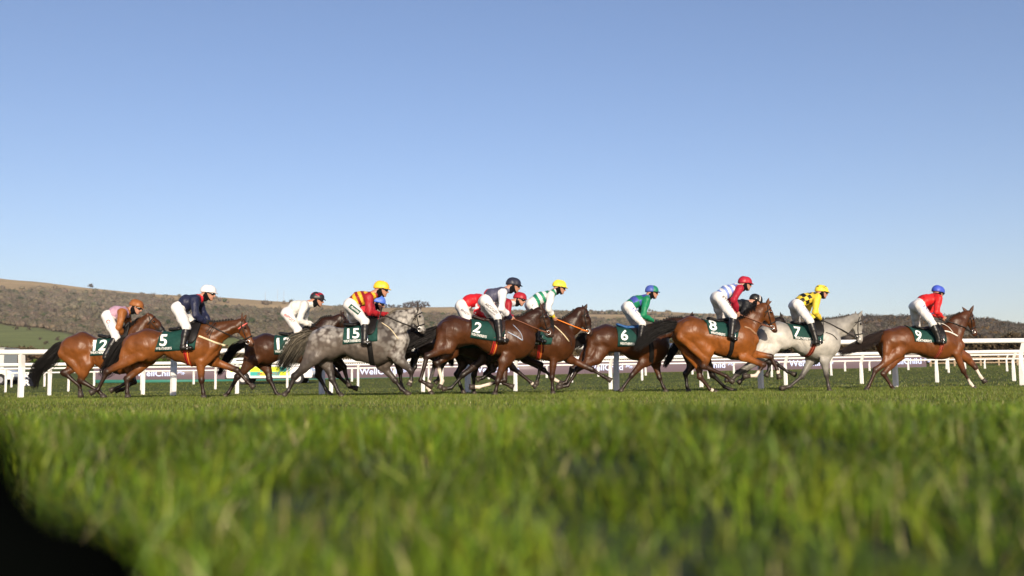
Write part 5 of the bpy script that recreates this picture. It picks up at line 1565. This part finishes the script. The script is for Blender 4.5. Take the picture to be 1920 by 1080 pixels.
# ------------------------------------------------------------------ ambulance estate car, pale car and its sign board
M_carw = mat('white_paint', (.72, .72, .72), rough=.25, spec=.5, var=.03, coat=.5)
M_yel = mat('reflective_yellow', (.62, .72, .02), rough=.4)
M_grn = mat('reflective_green', (.02, .33, .30), rough=.4)
M_glass = mat('car_glass', (.015, .018, .02), rough=.06, spec=.6)
M_tyre = mat('tyre_rubber', (.015, .015, .015), rough=.8)
M_trim = mat('dark_trim', (.03, .03, .032), rough=.6)
M_red = mat('red_lens', (.45, .015, .015), rough=.2, spec=.6)
def estate(loc, rz, label, L=4.85, name='ambulance', livery=True, roofz=1.50):
    root = empty(name, loc, rz); tag(root, label, 'ambulance' if livery else 'car')
    W_ = .88
    prof = [(0, .42), (.02, .95), (.10, 1.02), (.35, roofz - .04), (.7, roofz), (2.5, roofz), (3.35, 1.03), (4.55, .92), (4.8, .78), (L, .55), (L - .05, .34)]
    low = []
    for cx in (4.0, .95):
        low += [(cx + .36 * math.cos(t), .34 + .36 * math.sin(t) * 1.0) for t in np.linspace(0, math.pi, 9)]
    prof = prof + low + [(.05, .34)]
    mb = MB(); mb.prism(prof, -W_, W_); ob = mb.build('body', M_carw, root)
    bv_ = ob.modifiers.new('soft', 'BEVEL'); bv_.width = .05; bv_.segments = 2; bv_.limit_method = 'ANGLE'; bv_.angle_limit = .6
    for g in (-1, 1):
        for out in ([(.42, 1.04), (.56, roofz - .12), (1.28, roofz - .10), (1.28, 1.02)], [(1.36, 1.02), (1.36, roofz - .10), (2.1, roofz - .10), (2.22, 1.02)], [(2.30, 1.02), (2.2, roofz - .10), (2.50, roofz - .10), (3.05, 1.03)]):
            mb = MB(); mb.prism(out, g * (W_ - .01), g * (W_ + .006)); mb.build('window', M_glass, root)
        if livery:
            n = 0
            for q, x0 in enumerate(np.arange(.25, 3.55, .55)):
                for rw, (z0, z1) in enumerate(((.48, .70), (.70, .97))):
                    x1_ = min(x0 + .55, 3.6)
                    if rw == 0 and (x0 < 1.35 or x1_ > 3.6) and x0 < 1.32: continue
                    mb = MB(); mb.prism([(x0, z0), (x0, z1), (x1_, z1), (x1_, z0)], g * (W_ + .002), g * (W_ + .008))
                    mb.build('livery_square', M_yel if (q + rw) % 2 else M_grn, root)
    for cx in (4.0, .95):
        for g in (-1, 1):
            mb = MB(); mb.tube([(cx, g * .70, .33), (cx, g * .89, .33)], .325, 20); wh = mb.build('wheel', M_tyre, root, False)
            mb = MB(); mb.tube([(cx, g * .86, .33), (cx, g * .905, .33)], .20, 16); mb.build('rim', mat('alloy', (.5, .5, .52), rough=.35, metal=.8), wh)
    for g in (-1, 1):
        mb = MB(); mb.box((.03, g * .70, .90), (.10, .22, .26), bevel=.02); mb.build('tail_light', M_red, root)
        mb = MB(); mb.box((L - .14, g * .62, .72), (.20, .34, .14), bevel=.03); mb.build('headlight', mat('lens', (.6, .6, .62), rough=.1, spec=.6), root)
    mb = MB(); mb.box((.0, 0, .42), (.16, 1.72, .22), bevel=.04); mb.build('bumper', M_trim, root)
    mb = MB(); mb.box((L - .04, 0, .40), (.16, 1.70, .20), bevel=.04); mb.build('bumper', M_trim, root)
    if livery:
        mb = MB(); mb.box((1.7, 0, roofz + .06), (.35, 1.1, .10), bevel=.03); mb.build('light_bar', mat('blue_lens', (.02, .05, .4), rough=.2), root)
        V, T = text_mesh('AMBULANCE', .01); s_ = .15 / .73
        P = np.stack([1.75 + V[:, 0] * s_ * 1.0, 0 * V[:, 0] - W_ - .012, .52 + V[:, 1] * s_], -1)
        mesh_np('lettering', P, tris=T, mat=mat('red_lettering', (.35, .06, .03), rough=.5), parent=root, smooth=False)
    return root
D = 55.0; pa = at(431, 719, D)
estate((pa[0], D, float(ground_z(pa[0], D))), .03, 'white ambulance estate car with yellow and green chequered sides')
D = 62.0; pa = at(-105, 719, D)
estate((pa[0], D, float(ground_z(pa[0], D))), .02, 'white car parked at the left edge behind the rails', name='car', livery=False, L=4.85)
M_nsign = mat('navy_board', (.012, .018, .045), rough=.5)
D = 57.0; pa = at(44, 722, D); z = float(ground_z(pa[0], D))
root = empty('sign_board', (pa[0], D, z)); tag(root, 'dark navy sign board with large white letters by the parked car', 'sign')
mb = MB(); mb.box((.35, 0, .42), (.78, .08, .80), bevel=.01); pn = mb.build('panel', M_nsign, root)
for ch, zz in (('K', .47), ('R', .08)):
    V, T = text_mesh(ch, .03); s_ = .34 / .73
    mesh_np('lettering', np.stack([.02 + V[:, 0] * s_ * 1.25, 0 * V[:, 0] - .046, zz + V[:, 1] * s_], -1), tris=T, mat=M_white, parent=pn, smooth=False)
mb = MB()
for g in (-.25, .95): mb.box((g if g < 0 else .7, .0, .0), (.05, .05, .12))
mb.build('feet', M_trim, root)
# pale box-like hut end at the far left
D = 88.0; pa = at(-40, 690, D); z = float(ground_z(pa[0], D))
root = empty('cabin', (pa[0], D, z)); tag(root, 'pale grey cabin behind the rail at the left edge', 'cabin')
mb = MB(); mb.box((0, 0, 1.15), (5.8, 2.4, 2.3), bevel=.03); mb.build('wall', mat('pale_panel', (.50, .52, .50), rough=.6), root)
mb = MB(); mb.box((0, 0, 2.36), (6.0, 2.6, .10), bevel=.02); mb.build('roof', mat('roof_panel', (.35, .36, .36), rough=.6), root)
mb = MB(); mb.box((-1.2, -1.21, 1.0), (.85, .05, 1.95)); mb.build('door', mat('door_panel', (.38, .40, .40), rough=.6), root)

# ------------------------------------------------------------------ black bag lying in the near grass
F = Field()
Db = .31; mpp = Db / F_PX
for (xa, ya), (xb, yb), ra, rb in (((70, 1130), (130, 1125), 125, 120), ((145, 1082), (165, 1100), 88, 80), ((-85, 965), (-85, 1060), 92, 125), ((-62, 868), (-64, 900), 68, 74), ((20, 1060), (0, 1100), 90, 90), ((-90, 830), (-110, 900), 80, 90), ((40, 1160), (40, 1600), 120, 150), ((-80, 1000), (-80, 1500), 110, 150)):
    F.cone(at(xa, ya, Db), at(xb, yb, Db + .05), ra * mpp, rb * mpp, 1.5, .012)
v, q = F.mesh(.0035, noise=lambda G: .002 * vnoise(G, 60, 2))
bo = np.array([-.16, .31, 0.0])
o = mesh_np('camera_bag', v - bo, q, mat=mat('bag_fabric', (.0014, .0018, .0016), rough=1.0, spec=0.0, var=.3))
o.location = bo; tag(o, 'black bag lying out of focus in the near left corner of the grass', 'bag')

# ------------------------------------------------------------------ thin haze over the valley
mh = bpy.data.materials.new('haze_air'); mh.use_nodes = True
nh = mh.node_tree; nh.nodes.remove(nh.nodes['Principled BSDF'])
vp = nh.nodes.new('ShaderNodeVolumePrincipled'); vp.inputs['Color'].default_value = (.92, .92, .93, 1); vp.inputs['Density'].default_value = .00010; vp.inputs['Anisotropy'].default_value = .1
nh.links.new(vp.outputs[0], nh.nodes['Material Output'].inputs['Volume'])
mb = MB(); mb.box((0, 1090, 99), (6400, 2300, 262)); hz = mb.build('haze', mh); tag(hz, 'thin pale haze over the valley and hill', 'haze', kind='stuff')
